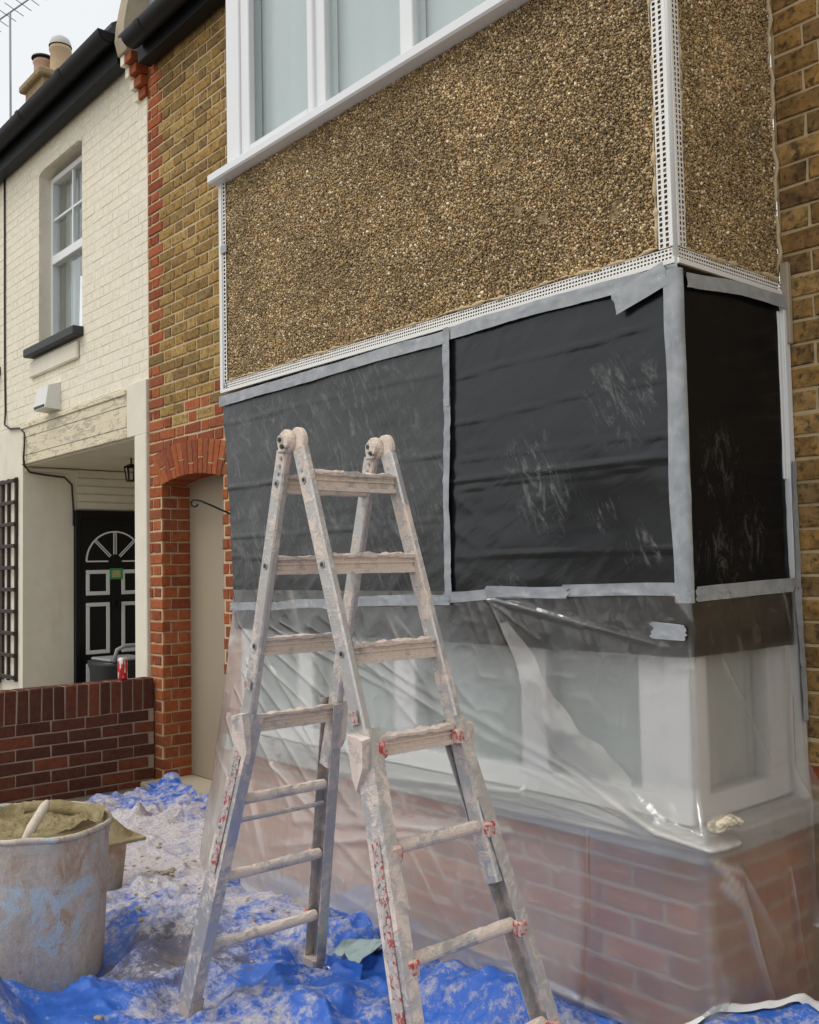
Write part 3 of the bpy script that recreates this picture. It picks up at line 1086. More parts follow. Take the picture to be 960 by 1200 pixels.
b5 = bead('edge_bead', (-BW - .004, -E_, ZB), (-BW - .004, -E_, ZT), (1, 0, 0), (0, -1, 0), .030, 1, .02, .016, .008, house)
mb = MB()
mb.tube([(.007, -.007, ZB - .004), (.007, -.007, ZT + .6)], .009, 10)
mb.build('corner_nose', M_BEAD, house, True)
mb = MB()
mb.box(-BW - .016, -BW - .0045, -.02, .30, ZB - .01, ZT - .01, .002)
mb.build('edge_strip', M_BEAD, house)
# ragged bedding mortar squeezed out along the beads
def bedding(pts, seed, rmax):
    mb = MB()
    n_ = len(pts)
    rr_ = [.0010 + rmax * (max(0.0, float(fbm(i * .30, seed, 0, 3, seed)) - .46) * 1.5 + .12 * float(vnoise(i * 1.7, seed, 0, 9))) for i in range(n_)]
    mb.tube(pts, rr_, 6)
    mb.build('bedding_mortar', M_MORTAR, house, True)
bedding([(x, -.011, ZB + .046 + .012 * (float(vnoise(x * 14, 0, 0, 4)) - .5)) for x in np.arange(-BW + .04, -.04, .010)], 3, .016)
bedding([(.011, y, ZB + .046 + .010 * (float(vnoise(y * 14, 0, 0, 5)) - .5)) for y in np.arange(.04, D - .03, .010)], 5, .018)
bedding([(-.052 + .010 * (float(vnoise(z * 14, 0, 0, 6)) - .5), -.010, z) for z in np.arange(ZB + .06, ZT, .010)], 7, .014)
bedding([(.010, .046 + .008 * (float(vnoise(z * 14, 0, 0, 7)) - .5), z) for z in np.arange(ZB + .06, ZT + .3, .010)], 8, .012)
# tape tag on the left bead
mb = MB()
mb.box(-BW + .004, -BW + .06, -.022, -.016, 3.06, 3.10, .001)
mb.build('tape_tag', M_TAPE, house)

# first-floor bay window above, white frame with projecting sill
wu = win('upper_window', house, (0, 0, 0), 0, [(-2.45, -1.90), (-1.81, -1.29), (-1.21, -.69), (-.60, -.17)], -2.53, -.09, 3.475, 4.95, .06, y0=.03, dep=.08, sill=(-BW - .045, .05, .07, 3.425, 3.474), casement=(0, 3))
mb = MB()
for a_, b_ in ((-BW + .005, -2.531), (-.0895, -.005)):
    mb = MB()
    mb.box(a_, b_, .02, .105, 3.475, 4.95, .004)
    mb.build('side_trim', M_WHITE, wu)
mb = MB()
mb.box(-BW + .12, -.12, .30, .34, 3.4, 4.97)
mb.build('room_wall', M_ROOM, wu)

# white strip where the bay meets the wall on the right
mb = MB()
mb.box(-.004, .034, D - .045, D - .008, .66, 2.34, .003)
mb.build('side_trim', M_WHITE, house)
mb = MB()
mb.box(.016, .046, D - .03, D - .006, 2.18, 2.46, .004)
mb.build('plaster_repair', M_CEMENT, house)

# ================================================================== PLASTIC SHEETS
def wrinkled(nu, nv, fn, name, mat, parent=None, thick=0):
    U, Vv = np.meshgrid(np.linspace(0, 1, nu), np.linspace(0, 1, nv), indexing='ij')
    P = fn(U, Vv)
    attr = None
    if isinstance(P, tuple):
        P, attr = P
    F = grid_faces(nu, nv)
    i, j = nu // 2, nv // 2
    nrm = np.cross(P[i + 1, j] - P[i, j], P[i, j + 1] - P[i, j])
    if nrm @ (CAMP - P[i, j]) < 0:
        F = F[:, ::-1]
    me = npmesh(name, P.reshape(-1, 3), F, mat, True)
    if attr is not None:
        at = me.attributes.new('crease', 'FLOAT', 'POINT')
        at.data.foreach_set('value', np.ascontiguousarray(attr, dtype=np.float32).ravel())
    return obj(name, me, parent)

def film_front(x0t, x0b, x1t, x1b, zt, zb, seed, creases):
    def fn(U, V):
        Z = zt + (zb - zt) * V
        X = (x0t + (x0b - x0t) * V) * (1 - U) + (x1t + (x1b - x1t) * V) * U
        X = X + .004 * np.where(U < .01, vnoise(Z * 12, 0, 0, seed) - .5, 0)
        Y = -.012 - .010 * fbm(X * 2.2, Z * 3.5, 0, 3, seed)
        for (zc, sl, amp, wd) in creases:
            d = Z - zc - sl * (X - x0t) - .015 * (vnoise(X * 3, 0, 0, int(zc * 100)) - .5)
            Y = Y - amp * np.exp(-(d / wd)**2) * (.35 + .9 * vnoise(X * 4, 3, 0, int(zc * 50)))
        Y = Y - .0025 * ridged(X * 3, Z * 11, 2, seed + 5)
        # puckers pulling away from the taped edges
        e0, e1 = X - x0t, x1t - X
        near = np.exp(-np.minimum(e0, e1) / .10)
        Y = Y - .006 * near * ridged(Z * 9 + np.minimum(e0, e1) * 6, X * 2, 2, seed + 8) ** 3
        Y = Y - .005 * np.exp(-(zt - Z) / .12) * ridged(X * 8 + (zt - Z) * 5, Z * 2, 2, seed + 9) ** 3
        Y = Y - .006 * np.exp(-(Z - 1.33) / .14) * ridged(X * 7 - (Z - 1.33) * 6, Z * 2, 2, seed + 10) ** 3
        return np.stack([X, Y, Z], -1)
    return fn

film1 = thing('black_sheet', 'dust-streaked black plastic sheet taped over the bay front, left of the vertical tape', 'plastic sheet', (-1.8, -.02, 1.35))
wrinkled(150, 110, film_front(-2.645, -2.545, -.985, -1.01, 2.335, 1.17, 3, [(2.19, .0, .005, .006), (1.86, .015, .007, .005), (1.62, .0, .005, .004), (1.52, -.01, .004, .004)]), 'sheet', M_FILM_A, film1)
film2 = thing('black_sheet', 'glossy black plastic sheet with white smears on the bay front beside the corner', 'plastic sheet', (-.5, -.02, 1.35))
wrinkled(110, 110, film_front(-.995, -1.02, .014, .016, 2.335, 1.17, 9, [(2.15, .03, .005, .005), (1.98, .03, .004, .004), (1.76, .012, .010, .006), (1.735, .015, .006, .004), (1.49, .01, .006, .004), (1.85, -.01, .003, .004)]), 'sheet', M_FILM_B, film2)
film3 = thing('black_sheet', 'plain black plastic sheet on the narrow right side of the bay', 'plastic sheet', (.01, .3, 1.35))
def film_side(U, V):
    Z = 2.335 + (1.17 - 2.335) * V
    Yy = -.016 + U * (.595 - .012 * np.sin(V * 3.0) + .0 * V)
    X = .012 + .010 * fbm(Yy * 3, Z * 3, 0, 3, 21) + .003 * ridged(Yy * 4, Z * 9, 2, 22)
    return np.stack([X, Yy, Z], -1)
wrinkled(60, 110, film_side, 'sheet', M_FILM_C, film3)

def tape(parent, pts, width, face, seed, off=.006, rag=.35, name='tape'):
    """strip along pts (u,z) on the front face ('f': u=x) or right side ('s': u=y)"""
    pts = np.array(pts, float)
    seg = np.hypot(*np.diff(pts, axis=0).T)
    cum = np.concatenate([[0], np.cumsum(seg)])
    n = max(8, int(cum[-1] / .012))
    t = np.linspace(0, cum[-1], n)
    cx, cz = np.interp(t, cum, pts[:, 0]), np.interp(t, cum, pts[:, 1])
    dx, dz = np.gradient(cx), np.gradient(cz)
    ln = np.hypot(dx, dz)
    nx, nz = -dz / ln, dx / ln
    nw = 9
    W_ = np.linspace(-.5, .5, nw)
    wob = (vnoise(t * 3.0, seed, 0, seed) - .5) * .012
    wd = width * .86 * (1 + .16 * (vnoise(t * 5, 0, 0, seed + 3) - .5))
    A = cx[:, None] + nx[:, None] * (W_[None] * wd[:, None] + wob[:, None])
    B = cz[:, None] + nz[:, None] * (W_[None] * wd[:, None] + wob[:, None])
    # ragged torn ends
    A[0] += (vnoise(W_ * 14, 1, 0, seed) - .5) * .02 * rag
    A[-1] += (vnoise(W_ * 14, 2, 0, seed) - .5) * .02 * rag
    O = .026 + off + .006 * ridged(A * 12 + B * 5, B * 16, 2, seed) ** 3 + .004 * fbm(A * 3, B * 3, 0, 2, seed)
    if face == 'f':
        P = np.stack([A, -O, B], -1)
    else:
        P = np.stack([O, A, B], -1)
    F = grid_faces(n, nw)
    me = npmesh(name, P.reshape(-1, 3), F, M_TAPE, True)
    return obj(name, me, parent)
ZTP = 1.345
tape(film1, [(-2.655, 2.305), (-1.9, 2.312), (-.99, 2.318)], .056, 'f', 1)
tape(film1, [(-.985, 2.33), (-.99, 2.0), (-1.005, 1.7), (-1.0, 1.32)], .040, 'f', 2, .004)
tape(film1, [(-.975, 2.345), (-.98, 2.05)], .030, 'f', 12, .008)
tape(film2, [(-1.0, 2.322), (-.5, 2.325), (.03, 2.318)], .054, 'f', 3)
tape(film2, [(-.20, 2.262), (-.10, 2.29), (-.004, 2.315)], .085, 'f', 4, .012)
def corner_tape(U, V):
    Z = 2.325 + (1.33 - 2.325) * V
    t = U * 1.0 + .10 * (vnoise(Z * 4, 0, 0, 8) - .5)
    px_ = np.interp(t, [-.1, .62, .74, .84, 1.1], [-.020, .014, .032, .036, .036]) + .010 * (fbm(Z * 3, 0, 0, 2, 88) - .5) * np.clip(1 - 1.6 * U, 0, 1) * 2
    py_ = np.interp(t, [-.1, .62, .74, .84, 1.1], [-.040, -.042, -.036, -.024, -.010])
    wr = .005 * ridged(Z * 7, U * 2.5 + Z * 3, 2, 66) ** 2
    return np.stack([px_ + wr, py_ - wr, Z], -1)
wrinkled(16, 110, corner_tape, 'tape', M_TAPE, film2)
tape(film3, [(.002, 2.30), (.30, 2.318), (.60, 2.316)], .05, 's', 6)
tape(film3, [(.592, 1.78), (.585, 1.5), (.578, .95)], .035, 's', 7, .012)
mb = MB()
mb.box(.004, .024, .555, .60, 1.72, 2.29, .003)
mb.build('edge_strip', M_WHITE, film3)

# ---- clear polythene hung over the lower window and plinth
clear = thing('clear_sheet', 'hazy clear polythene sheet draped over the lower bay window and brick plinth', 'plastic sheet', (-1.3, -.15, 0))
S0, S1 = -.30, 2.56 + .60
LF = 2.56
def sheet_pos(S, Z, extra=0.0):
    """S along the bay perimeter (0 = left corner, 2.56 = right corner), Z height"""
    bx = np.where(S < 0, BL, np.where(S < LF, BL + S, 0.0))
    by = np.where(S < 0, -S, np.where(S < LF, 0.0, S - LF))
    nl = np.clip((.09 - S) / .18, 0, 1)
    nr = np.clip((S - (LF - .05)) / .05, 0, 1)
    nx = nr - nl
    ny = -np.minimum(np.clip((S + .09) / .18, 0, 1), np.clip((LF + .05 - S) / .05, 0, 1))
    zz = np.clip(Z, 0, 1.36)
    # taut over the sill edge near the corner, tent-like further left
    sillp = .030 + .012 * sstep(1.36, .95, zz) + .058 * sstep(.80, .665, zz) + .025 * sstep(.62, .0, zz)
    tent = .030 + .085 * sstep(1.36, .55, zz) + .12 * sstep(.75, .0, zz)
    w = sstep(.9, 2.25, S + .55 * (zz - .66))
    w = np.where(S > LF, 1.0, w)
    o = tent * (1 - w) + sillp * w
    o = o + nl * .06 * (1 - zz / 1.36) * 1.6
    return bx, by, nx, ny, o
def clear_fn(extra=0.0, folds=True, s0=S0, s1=S1, z0=1.36, z1=-.06, seed=40):
    def fn(U, V):
        S = s0 + (s1 - s0) * U
        Zr = z0 + (z1 - z0) * V
        Z = np.maximum(Zr, .014)
        bx, by, nx, ny, o = sheet_pos(S, Z)
        h = np.zeros_like(S)
        cz = np.zeros_like(S)
        if folds:
            left = 1 - sstep(1.2, 2.3, S)
            a = S * .62 + Z * .78
            bq = S * .78 - Z * .62
            a2 = a + .05 * (fbm(S * 2, Z * 2, 0, 2, seed) - .5)
            top = sstep(1.34, 1.15, Z)
            for fq, am, ex, sd_ in ((3.4, .016, 2, 0), (8.0, .006, 3, 3)):
                r_ = ridged(a2 * fq, bq * fq * .10, 1, seed + sd_)
                h += left * top * am * r_ ** ex
                cz += left * top * .9 * np.clip((r_ - .95) / .05, 0, 1) * sstep(.55, .75, vnoise(bq * 3, a2 * 4, 0, seed + sd_ + 50))
            # gathers under the tape
            gz = sstep(1.08, 1.33, Z)
            r_ = ridged(S * 6 + Z * 2.5, Z * 1.5, 2, seed + 7)
            h += .016 * gz * r_ ** 3
            cz += .6 * gz * np.clip((r_ - .86) / .12, 0, 1)
            # swags across the front and tension lines into the sill corner
            for (x0, z0_, x1, z1_, am, wd) in (
                (2.60, .650, 1.70, .86, .020, .010), (2.60, .645, 1.95, .70, .014, .008), (2.60, .65, 2.05, .80, .015, .007),
                (2.58, .655, 1.35, 1.02, .018, .010), (2.60, .645, 1.5, .63, .014, .009), (2.58, .66, 2.28, .80, .012, .006), (2.60, .65, 2.2, .70, .012, .006), (2.60, .652, 1.85, .78, .012, .006),
                (1.70, .86, .65, 1.22, .018, .010), (1.35, 1.02, .75, 1.25, .014, .008), (1.95, .70, .8, .62, .016, .012), (1.9, .56, .7, .40, .018, .014), (1.6, .50, .6, .28, .018, .014),
                (.25, 1.15, 1.1, .82, .022, .009), (.2, 1.02, .95, .60, .022, .010), (.12, .90, .75, .40, .022, .010), (.3, 1.05, 1.0, .74, .016, .006), (.16, .98, .85, .52, .016, .007),
                (.35, 1.2, 1.35, .95, .018, .008), (.08, .75, .55, .22, .024, .012), (.5, .60, 1.3, .28, .018, .012), (.1, 1.2, .45, .98, .018, .007), (.45, 1.22, 1.2, 1.02, .014, .006),
                (1.78, 1.33, 1.92, 1.1, .020, .010), (1.92, 1.1, 2.25, .80, .020, .010), (1.78, 1.335, 2.2, 1.25, .018, .007), (1.80, 1.335, 2.5, 1.20, .014, .006), (1.76, 1.34, 2.0, 1.2, .016, .006),
                (2.57, .62, 2.69, .25, .020, .010), (2.58, .60, 2.80, .30, .016, .010), (2.58, .55, 2.74, .12, .012, .010),
                (2.68, 1.15, 2.98, .72, .010, .006), (3.06, 1.0, 3.04, .3, .012, .01), (2.90, .5, 2.96, .12, .012, .009),
                (2.24, .62, 2.245, .1, .010, .005)):
                am = am * .5
                h += segridge(S, Z, x0, z0_, x1, z1_, am, wd * 1.3)
                cz += segridge(S, Z, x0, z0_, x1, z1_, 1.0, wd * .42) * (.25 + .95 * vnoise(S * 9, Z * 9, 0, seed))
            cz += .52 * (1 - sstep(2.20, 2.26, S + .02 * fbm(Z * 6, 0, 0, 2, 3))) * sstep(.66, .50, Z) * (.75 + .5 * fbm(S * 2.5, Z * 5, 0, 3, seed + 61))      # doubled film left of the seam
            h += .012 * (fbm(S * 3, Z * 3, 0, 3, seed + 11) - .5)
            cr_ = ridged(S * 9 + .3 * fbm(S * 5, Z * 5, 0, 2, seed), Z * 9, 2, seed + 13)
            h += .0025 * cr_ ** 3
            cz += .15 * np.clip((cr_ - .90) / .08, 0, 1) * sstep(.5, .7, vnoise(S * 3, Z * 3, 0, seed + 31))
            cz -= .30 * sstep(1.12, 1.19, Z)          # film clings to the black sheet here
            # loose ripples near the floor
            lowb = sstep(.22, .02, Z)
            r_ = ridged(S * 1.4, Z * 13 + S * .9, 2, seed + 17)
            h += lowb * .034 * r_ ** 2
            cz += lowb * .6 * np.clip((r_ - .86) / .12, 0, 1)
        # what is left over lies on the ground
        spread = np.maximum(0, .014 - Zr) * 1.3
        Z = Z + spread * .25 * ridged(S * 6, Zr * 9, 2, seed + 19)
        o = o + h + extra + spread
        return np.stack([bx + nx * o, by + ny * o, Z], -1), np.clip(cz, -.4, 1)
    return fn
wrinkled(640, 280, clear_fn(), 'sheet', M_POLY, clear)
# second layer hanging round the corner below the sill
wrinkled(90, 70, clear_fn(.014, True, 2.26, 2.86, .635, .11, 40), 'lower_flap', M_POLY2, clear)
# loose milky fold hanging inside the front pane
def loose(U, V):
    A = np.array([(1.86, 1.25), (1.95, 1.08), (2.0, .96), (2.12, .83), (2.28, .785), (2.40, .775)])
    B = np.array([(1.90, 1.255), (2.03, 1.12), (2.10, 1.02), (2.20, .93), (2.30, .89), (2.40, .80)])
    t = np.linspace(0, 1, 6)
    Sa, Za = np.interp(V, t, A[:, 0]), np.interp(V, t, A[:, 1])
    Sb, Zb = np.interp(V, t, B[:, 0]), np.interp(V, t, B[:, 1])
    S = Sa + (Sb - Sa) * U
    Z = Za + (Zb - Za) * U + .012 * (fbm(S * 8, Za * 8, 0, 2, 3) - .5)
    bx, by, nx, ny, o = sheet_pos(S, Z)
    o = o + .030 + .022 * ridged(S * 7, Z * 6, 2, 61)
    return np.stack([bx, by - o, Z], -1)
wrinkled(40, 60, loose, 'loose_fold', M_POLYW, clear)
# tape along its top edge
for i, pts in enumerate(([(-2.56, 1.285), (-2.2, 1.29), (-1.75, 1.30)], [(-1.78, 1.305), (-1.3, 1.32), (-.99, 1.325)], [(-1.02, 1.34), (-.60, 1.352)], [(-.80, 1.358), (-.42, 1.365)], [(-.44, 1.36), (-.15, 1.366), (.03, 1.366)])):
    tape(clear, pts, .046, 'f', 30 + i, .010 + .004 * (i % 2), 1)
tape(clear, [(-.012, 1.35), (.3, 1.362), (.585, 1.368)], .05, 's', 37, .012, 1)
tape(clear, [(-.10, 1.245), (.02, 1.24)], .055, 'f', 38, .016, 1)
tape(clear, [(.565, 1.36), (.575, 1.1), (.58, .92)], .04, 's', 39, .02, 1)
# tape and torn ends along the right edge
tape(clear, [(.54, .60), (.575, .52), (.55, .40), (.50, .38)], .045, 's', 41, .085, 1)

rag = thing('rag', 'crumpled dirty cream rag lying on the sheeted sill corner', 'rag', (.07, .06, .68))
U, T = np.meshgrid(np.linspace(0, 1, 40), np.linspace(0, 2 * math.pi, 25)[:-1], indexing='ij')
rr = .025 * np.sqrt(np.clip(1 - (2 * U - 1) ** 6, 0, 1)) * (1 + .9 * (fbm(U * 9, np.cos(T) * 2.0, np.sin(T) * 2.0, 3, 77) - .5)) * (1 + .10 * np.cos(U * 9))
ax = .045 + .06 * U
V = np.stack([.082 - .0 * U + rr * 1.1 * np.cos(T), -.050 + .150 * U, .688 + .014 * np.sin(U * 3.1) + rr * .62 * np.sin(T)], -1).reshape(-1, 3)
F = [(i * 24 + k, i * 24 + (k + 1) % 24, (i + 1) * 24 + (k + 1) % 24, (i + 1) * 24 + k) for i in range(39) for k in range(24)]
obj('cloth', mesh('cloth', V, F, M_RAG, True), rag)
foil = thing('foil_tape_scrap', 'crumpled silver foil tape scrap stuck to the brick wall right of the bay', 'tape scrap', (.1, .6, .33))
def foilf(U, V):
    X = .045 + .10 * U
    Z = .26 + .12 * V + .02 * U
    return np.stack([X, .600 - .025 * ridged(X * 30, Z * 22, 2, 5) - .004, Z], -1)
wrinkled(16, 16, foilf, 'scrap', M_FOIL, foil)

# ================================================================== CREAM HOUSE
cream = thing('cream_house', 'cream painted brick terraced house with recessed side entrance and black gutter', 'house', (-6.2, D, 0))
CL = -9.6
PR0, PR1, PRZ = -7.26, -4.97, 2.43       # porch opening
WX0, WX1, WZ0, WZ1 = -6.90, -5.955, 3.44, 5.03   # upper window opening
mb = MB()
mb.box(WX1, PX - .002, D + .0015, .9, 2.44, 5.32)
mb.box(CL, WX0, D + .0015, .9, 2.44, 5.32)
mb.box(WX0, WX1, D + .0015, .9, 2.44, WZ0)
mb.box(WX0, WX1, D + .0015, .9, WZ1, 5.32)
cw = mb.build('wall', M_CREAMPAINT, cream)
def chole(a, b, za, zb):
    zm = (za + zb) / 2
    if za > WZ0 - .01 and zb < WZ1 + .04:
        L = []
        if a < WX0: L.append((a, min(b, WX0)))
        if b > WX1: L.append((max(a, WX1), b))
        return L
    return [(a, b)]
CWL = Wall(.0020, .0008, .03)
CWL.tilt = .25
CWL.lay((0, D, 0), 0, -8.3, PX - .006, 2.82, 5.30, 'crm', chole, .03, .078, .009)
print('cream bricks', CWL.emit(cw, 300))
# rendered piers and lintel
mb = MB()
mb.box(CL, PR0, D - .010, D + .0035, 0, 2.80, .003)
mb.box(CL, PR0 - .002, D + .0035, .9, 0, 2.44)
mb.build('left_pier', M_CREAMPAINT, cream)
mb = MB()
mb.box(PR1, PX - .003, D - .022, D + .30, 0, 2.44, .006)
mb.box(-5.10, PX - .003, D - .020, D + .0035, 2.4405, 2.83, .004)
mb.build('right_pier', M_CREAMPAINT, cream)
mb = MB()
for z0, z1, y in ((2.44, 2.475, .028), (2.475, 2.52, .020), (2.52, 2.60, .024), (2.60, 2.68, .018), (2.68, 2.76, .022), (2.76, 2.80, .034)):
    mb.box(PR0, -5.102, D - y, D + .003, z0, z1 - .001, .004)
mb.build('lintel', M_PEEL, cream)
mb = MB()
mb.box(-7.06, -6.0, D - .030, D - .001, 3.19, 3.34, .012)
mb.build('sill_band', M_CREAMPAINT, cream)
# porch interior
mb = MB()
mb.box(PR0 - .20, PR0, .9005, 2.9, 0, 2.425)
mb.box(PR0 - .001, PR0 + .0, .62, .62, 0, 0)
mb.v, mb.f = mb.v[:8], mb.f[:6]
mb.box(PR0 - .0019, PR0 + .001, .6215, .9, 0, 2.425)
mb.build('porch_side_wall', M_CREAMPAINT, cream)
mb = MB()
mb.box(PR0 - .1, PX - .01, .645, 2.95, 2.4305, 2.60)
mb.build('porch_ceiling', M_CREAMPAINT, cream)
mb = MB()
mb.box(PR0 - .1, PX - .01, 2.9, 3.0, 0, 2.43)
mb.build('porch_back_wall', M_CREAMPAINT, cream)
mb = MB()
mb.box(PR1 + .001, PX - .01, D + .301, 2.9, 0, 2.43)
mb.build('porch_party_wall', M_CREAMPAINT, cream)
# painted boards over the door
bz = 2.05
for k in range(5):
    mb = MB()
    mb.box(PR0 + .001, PR0 + .016 - .001 * (k % 2), 1.10, 2.88, bz + .003, bz + .072, .006)
    mb.build('board', M_CREAMPAINT, cream)
    bz += .075
mb = MB()
mb.box(PR0 - .01, PR0 + .03, .63, 1.12, 2.385, 2.42, .008)
mb.build('capital_ledge', M_CREAMPAINT, cream)
# door facing into the porch (towards +x)
DY0, DY1 = 1.075, 1.855
DC = (DY0 + DY1) / 2
mb = MB()
mb.box(PR0 + .0015, PR0 + .030, DY0, DY1, .02, 2.03, .003)
door = mb.build('door', M_BLACKDOOR, cream)
mb = MB()
mb.box(PR0 + .001, PR0 + .05, DY0 - .0, DY0 + .045, .02, 2.045, .004)
mb.box(PR0 + .001, PR0 + .05, DY1 - .045, DY1, .02, 2.045, .004)
mb.box(PR0 + .001, PR0 + .049, DY0 + .045, DY1 - .045, 1.97, 2.045, .004)
mb.build('door_frame', M_BLACKDOOR, door)
xf = PR0 + .034
def frame_rect(y0, y1, z0, z1, t, name='moulding'):
    mb = MB()
    for a, b, c_, d_ in ((y0, y1, z0, z0 + t), (y0, y1, z1 - t, z1), (y0, y0 + t, z0 + t, z1 - t), (y1 - t, y1, z0 + t, z1 - t)):
        mb.box(PR0 + .029, xf + .006, a, b, c_, d_, .004)
    mb.build(name, M_WHITE, door)
for y0 in (1.178, 1.525):
    frame_rect(y0, y0 + .232, 1.252, 1.487, .036)
    frame_rect(y0, y0 + .232, .707, 1.183, .036)
    frame_rect(y0, y0 + .232, .12, .622, .036)
# fanlight: half-round of glazed segments
def arcseg(a0, a1, r0, r1, n=10):
    return [(r0, a0 + (a1 - a0) * i / n) for i in range(n + 1)] + [(r1, a1 + (a0 - a1) * i / n) for i in range(n + 1)]
FC, FZ = 1.463, 1.568
mb = MB()
n = 24
V, F = [], []
for i in range(n + 1):
    a = math.pi * i / n
    for r_ in (.272, .286):
        for x in (PR0 + .0295, xf + .004):
            V.append((x, FC + r_ * math.cos(a), FZ + r_ * math.sin(a)))
for i in range(n):
    k = i * 4
    F += [(k, k + 4, k + 6, k + 2), (k + 1, k + 3, k + 7, k + 5), (k, k + 1, k + 5, k + 4), (k + 2, k + 6, k + 7, k + 3)]
mb.add(V, F)
for a in (45, 90, 135):
    c_, s_ = math.cos(R(a)), math.sin(R(a))
    for sh in (-.011, .011) if a == 90 else (-.009, .009):
        A = (xf, FC + c_ * .065 - s_ * sh, FZ + s_ * .065 + c_ * sh)
        B = (xf, FC + c_ * .274 - s_ * sh, FZ + s_ * .274 + c_ * sh)
        mb.obb(A, B, (1, 0, 0), (0, -s_, c_), .010, .009)
mb.obb((xf, FC - .28, FZ), (xf, FC - .07, FZ), (1, 0, 0), (0, 0, 1), .010, .013)
mb.obb((xf, FC + .07, FZ), (xf, FC + .28, FZ), (1, 0, 0), (0, 0, 1), .010, .013)
mb.build('fanlight', M_WHITE, door)
mb = MB()
mb.tube([(PR0 + .028, FC, FZ + .005), (xf + .008, FC, FZ + .005)], .05, 16)
mb.build('fan_boss', M_BLACKDOOR, door)
mb = MB()
mb.tube([(PR0 + .03, FC, 1.19), (PR0 + .055, FC, 1.19)], .035, 14)
mb.tube([(PR0 + .06, FC + .03 * math.cos(a), 1.17 + .045 * math.sin(a)) for a in np.linspace(0, 2 * math.pi, 17)], .007, 6)
mb.build('knocker', M_IRON, door)
mb = MB()
mb.box(PR0 + .03, PR0 + .042, 1.34, 1.60, .655, .70, .003)
mb.build('letterbox', M_IRON, door)
nb = thing('door_notice', 'small yellow notice stuck on the black door with green tape', 'notice', (PR0 + .05, 1.46, 1.44))
mb = MB()
mb.box(PR0 + .042, PR0 + .046, 1.405, 1.535, 1.398, 1.50)
mb.build('tape_border', M_GREENTAPE, nb)
mb = MB()
mb.box(PR0 + .0462, PR0 + .048, 1.428, 1.512, 1.415, 1.482)
mb.build('paper', M_NOTICE, nb)
# porch lantern
lan = thing('porch_lantern', 'small dark lantern hanging under the porch ceiling of the cream house', 'lantern', (-6.2, 1.15, 2.43))
mb = MB()
mb.tube([(-6.2, 1.15, 2.435), (-6.2, 1.15, 2.36)], .008, 6)
mb.lathe([(.02, 0), (.06, -.02), (.065, -.03)], -6.2, 1.15, 10, 2.38)
mb.build('cap', M_IRON, lan)
mb = MB()
for k in range(6):
    a = 2 * math.pi * k / 6
    mb.tube([(-6.2 + .055 * math.cos(a), 1.15 + .055 * math.sin(a), 2.35), (-6.2 + .04 * math.cos(a), 1.15 + .04 * math.sin(a), 2.24)], .006, 5)
mb.lathe([(.0, 0), (.045, 0), (.045, .012), (0, .012)], -6.2, 1.15, 10, 2.232)
mb.build('cage', M_IRON, lan)
mb = MB()
mb.lathe([(.035, 0), (.048, .1)], -6.2, 1.15, 10, 2.245)
mb.build('glass', M_GLASS, lan)

# first-floor sash window
cwin = MB()
YW = .72
mb = MB()
fx = .05
mb.box(WX0, WX0 + fx, YW, YW + .07, WZ0, WZ1 - .06, .005)
mb.box(WX1 - fx, WX1, YW, YW + .07, WZ0, WZ1 - .06, .005)
mb.box(WX0 + fx, WX1 - fx, YW, YW + .07, WZ0, WZ0 + .06, .005)
mb.box(WX0 + fx, WX1 - fx, YW, YW + .07, WZ1 - .11, WZ1 - .06, .005)
mb.box(WX0 + fx, WX1 - fx, YW - .006, YW + .06, 4.18, 4.26, .005)
uw = mb.build('window', M_WHITE, cream)
mb = MB()
mb.box((WX0 + WX1) / 2 - .012, (WX0 + WX1) / 2 + .012, YW + .012, YW + .04, 4.26, WZ1 - .11, .003)
mb.box(WX0 + fx, WX1 - fx, YW + .014, YW + .038, 4.58, 4.604, .003)
mb.build('glazing_bars', M_WHITE, uw)
for z0, z1 in ((WZ0 + .055, 4.185), (4.255, WZ1 - .105)):
    mb = MB()
    mb.box(WX0 + fx - .005, WX1 - fx + .005, YW + .044, YW + .052, z0, z1)
    mb.build('pane', M_GLASS, uw)
# two curtains drawn aside and a dim room
for (x0, x1, x1b) in ((WX0 + .03, WX0 + .34, WX0 + .20), (WX1 - .34, WX1 - .03, WX1 - .03)):
    nu, nz = 50, 12
    U, V_ = np.meshgrid(np.linspace(0, 1, nu), np.linspace(0, 1, nz), indexing='ij')
    X = x0 + (x1 - x0) * U * (1 - .3 * V_)
    Y = .86 + .02 * np.sin(U * 40)
    obj('curtain', npmesh('curtain', np.stack([X, Y, WZ1 - .05 + (WZ0 - WZ1 + .06) * V_], -1).reshape(-1, 3), grid_faces(nu, nz), M_CURT, True), uw)
mb = MB()
mb.box(WX0 - .2, WX1 + .2, 1.15, 1.2, WZ0 - .1, WZ1 + .1)
mb.build('room_wall', M_ROOM, uw)
mb = MB()
n = 14
V, F = [], []
for i in range(n + 1):
    x = WX0 + (WX1 - WX0) * i / n
    t = 2 * i / n - 1
    V += [(x, D - .001, WZ1 + .045 - .10 * t * t), (x, YW + .075, WZ1 + .045 - .10 * t * t), (x, D - .001, WZ1 + .09), (x, YW + .075, WZ1 + .09)]
for i in range(n):
    k = i * 4
    F += [(k, k + 1, k + 5, k + 4), (k, k + 4, k + 6, k + 2), (k + 1, k + 3, k + 7, k + 5)]
mb.add(V, F)
mb.build('window_arch', M_CREAMPAINT, cream)
mb = MB()
mb.box(WX0 - .14, WX1 + .03, D - .09, YW, WZ0 - .075, WZ0, .008)
mb.build('window_sill', M_DARKSILL, cream)
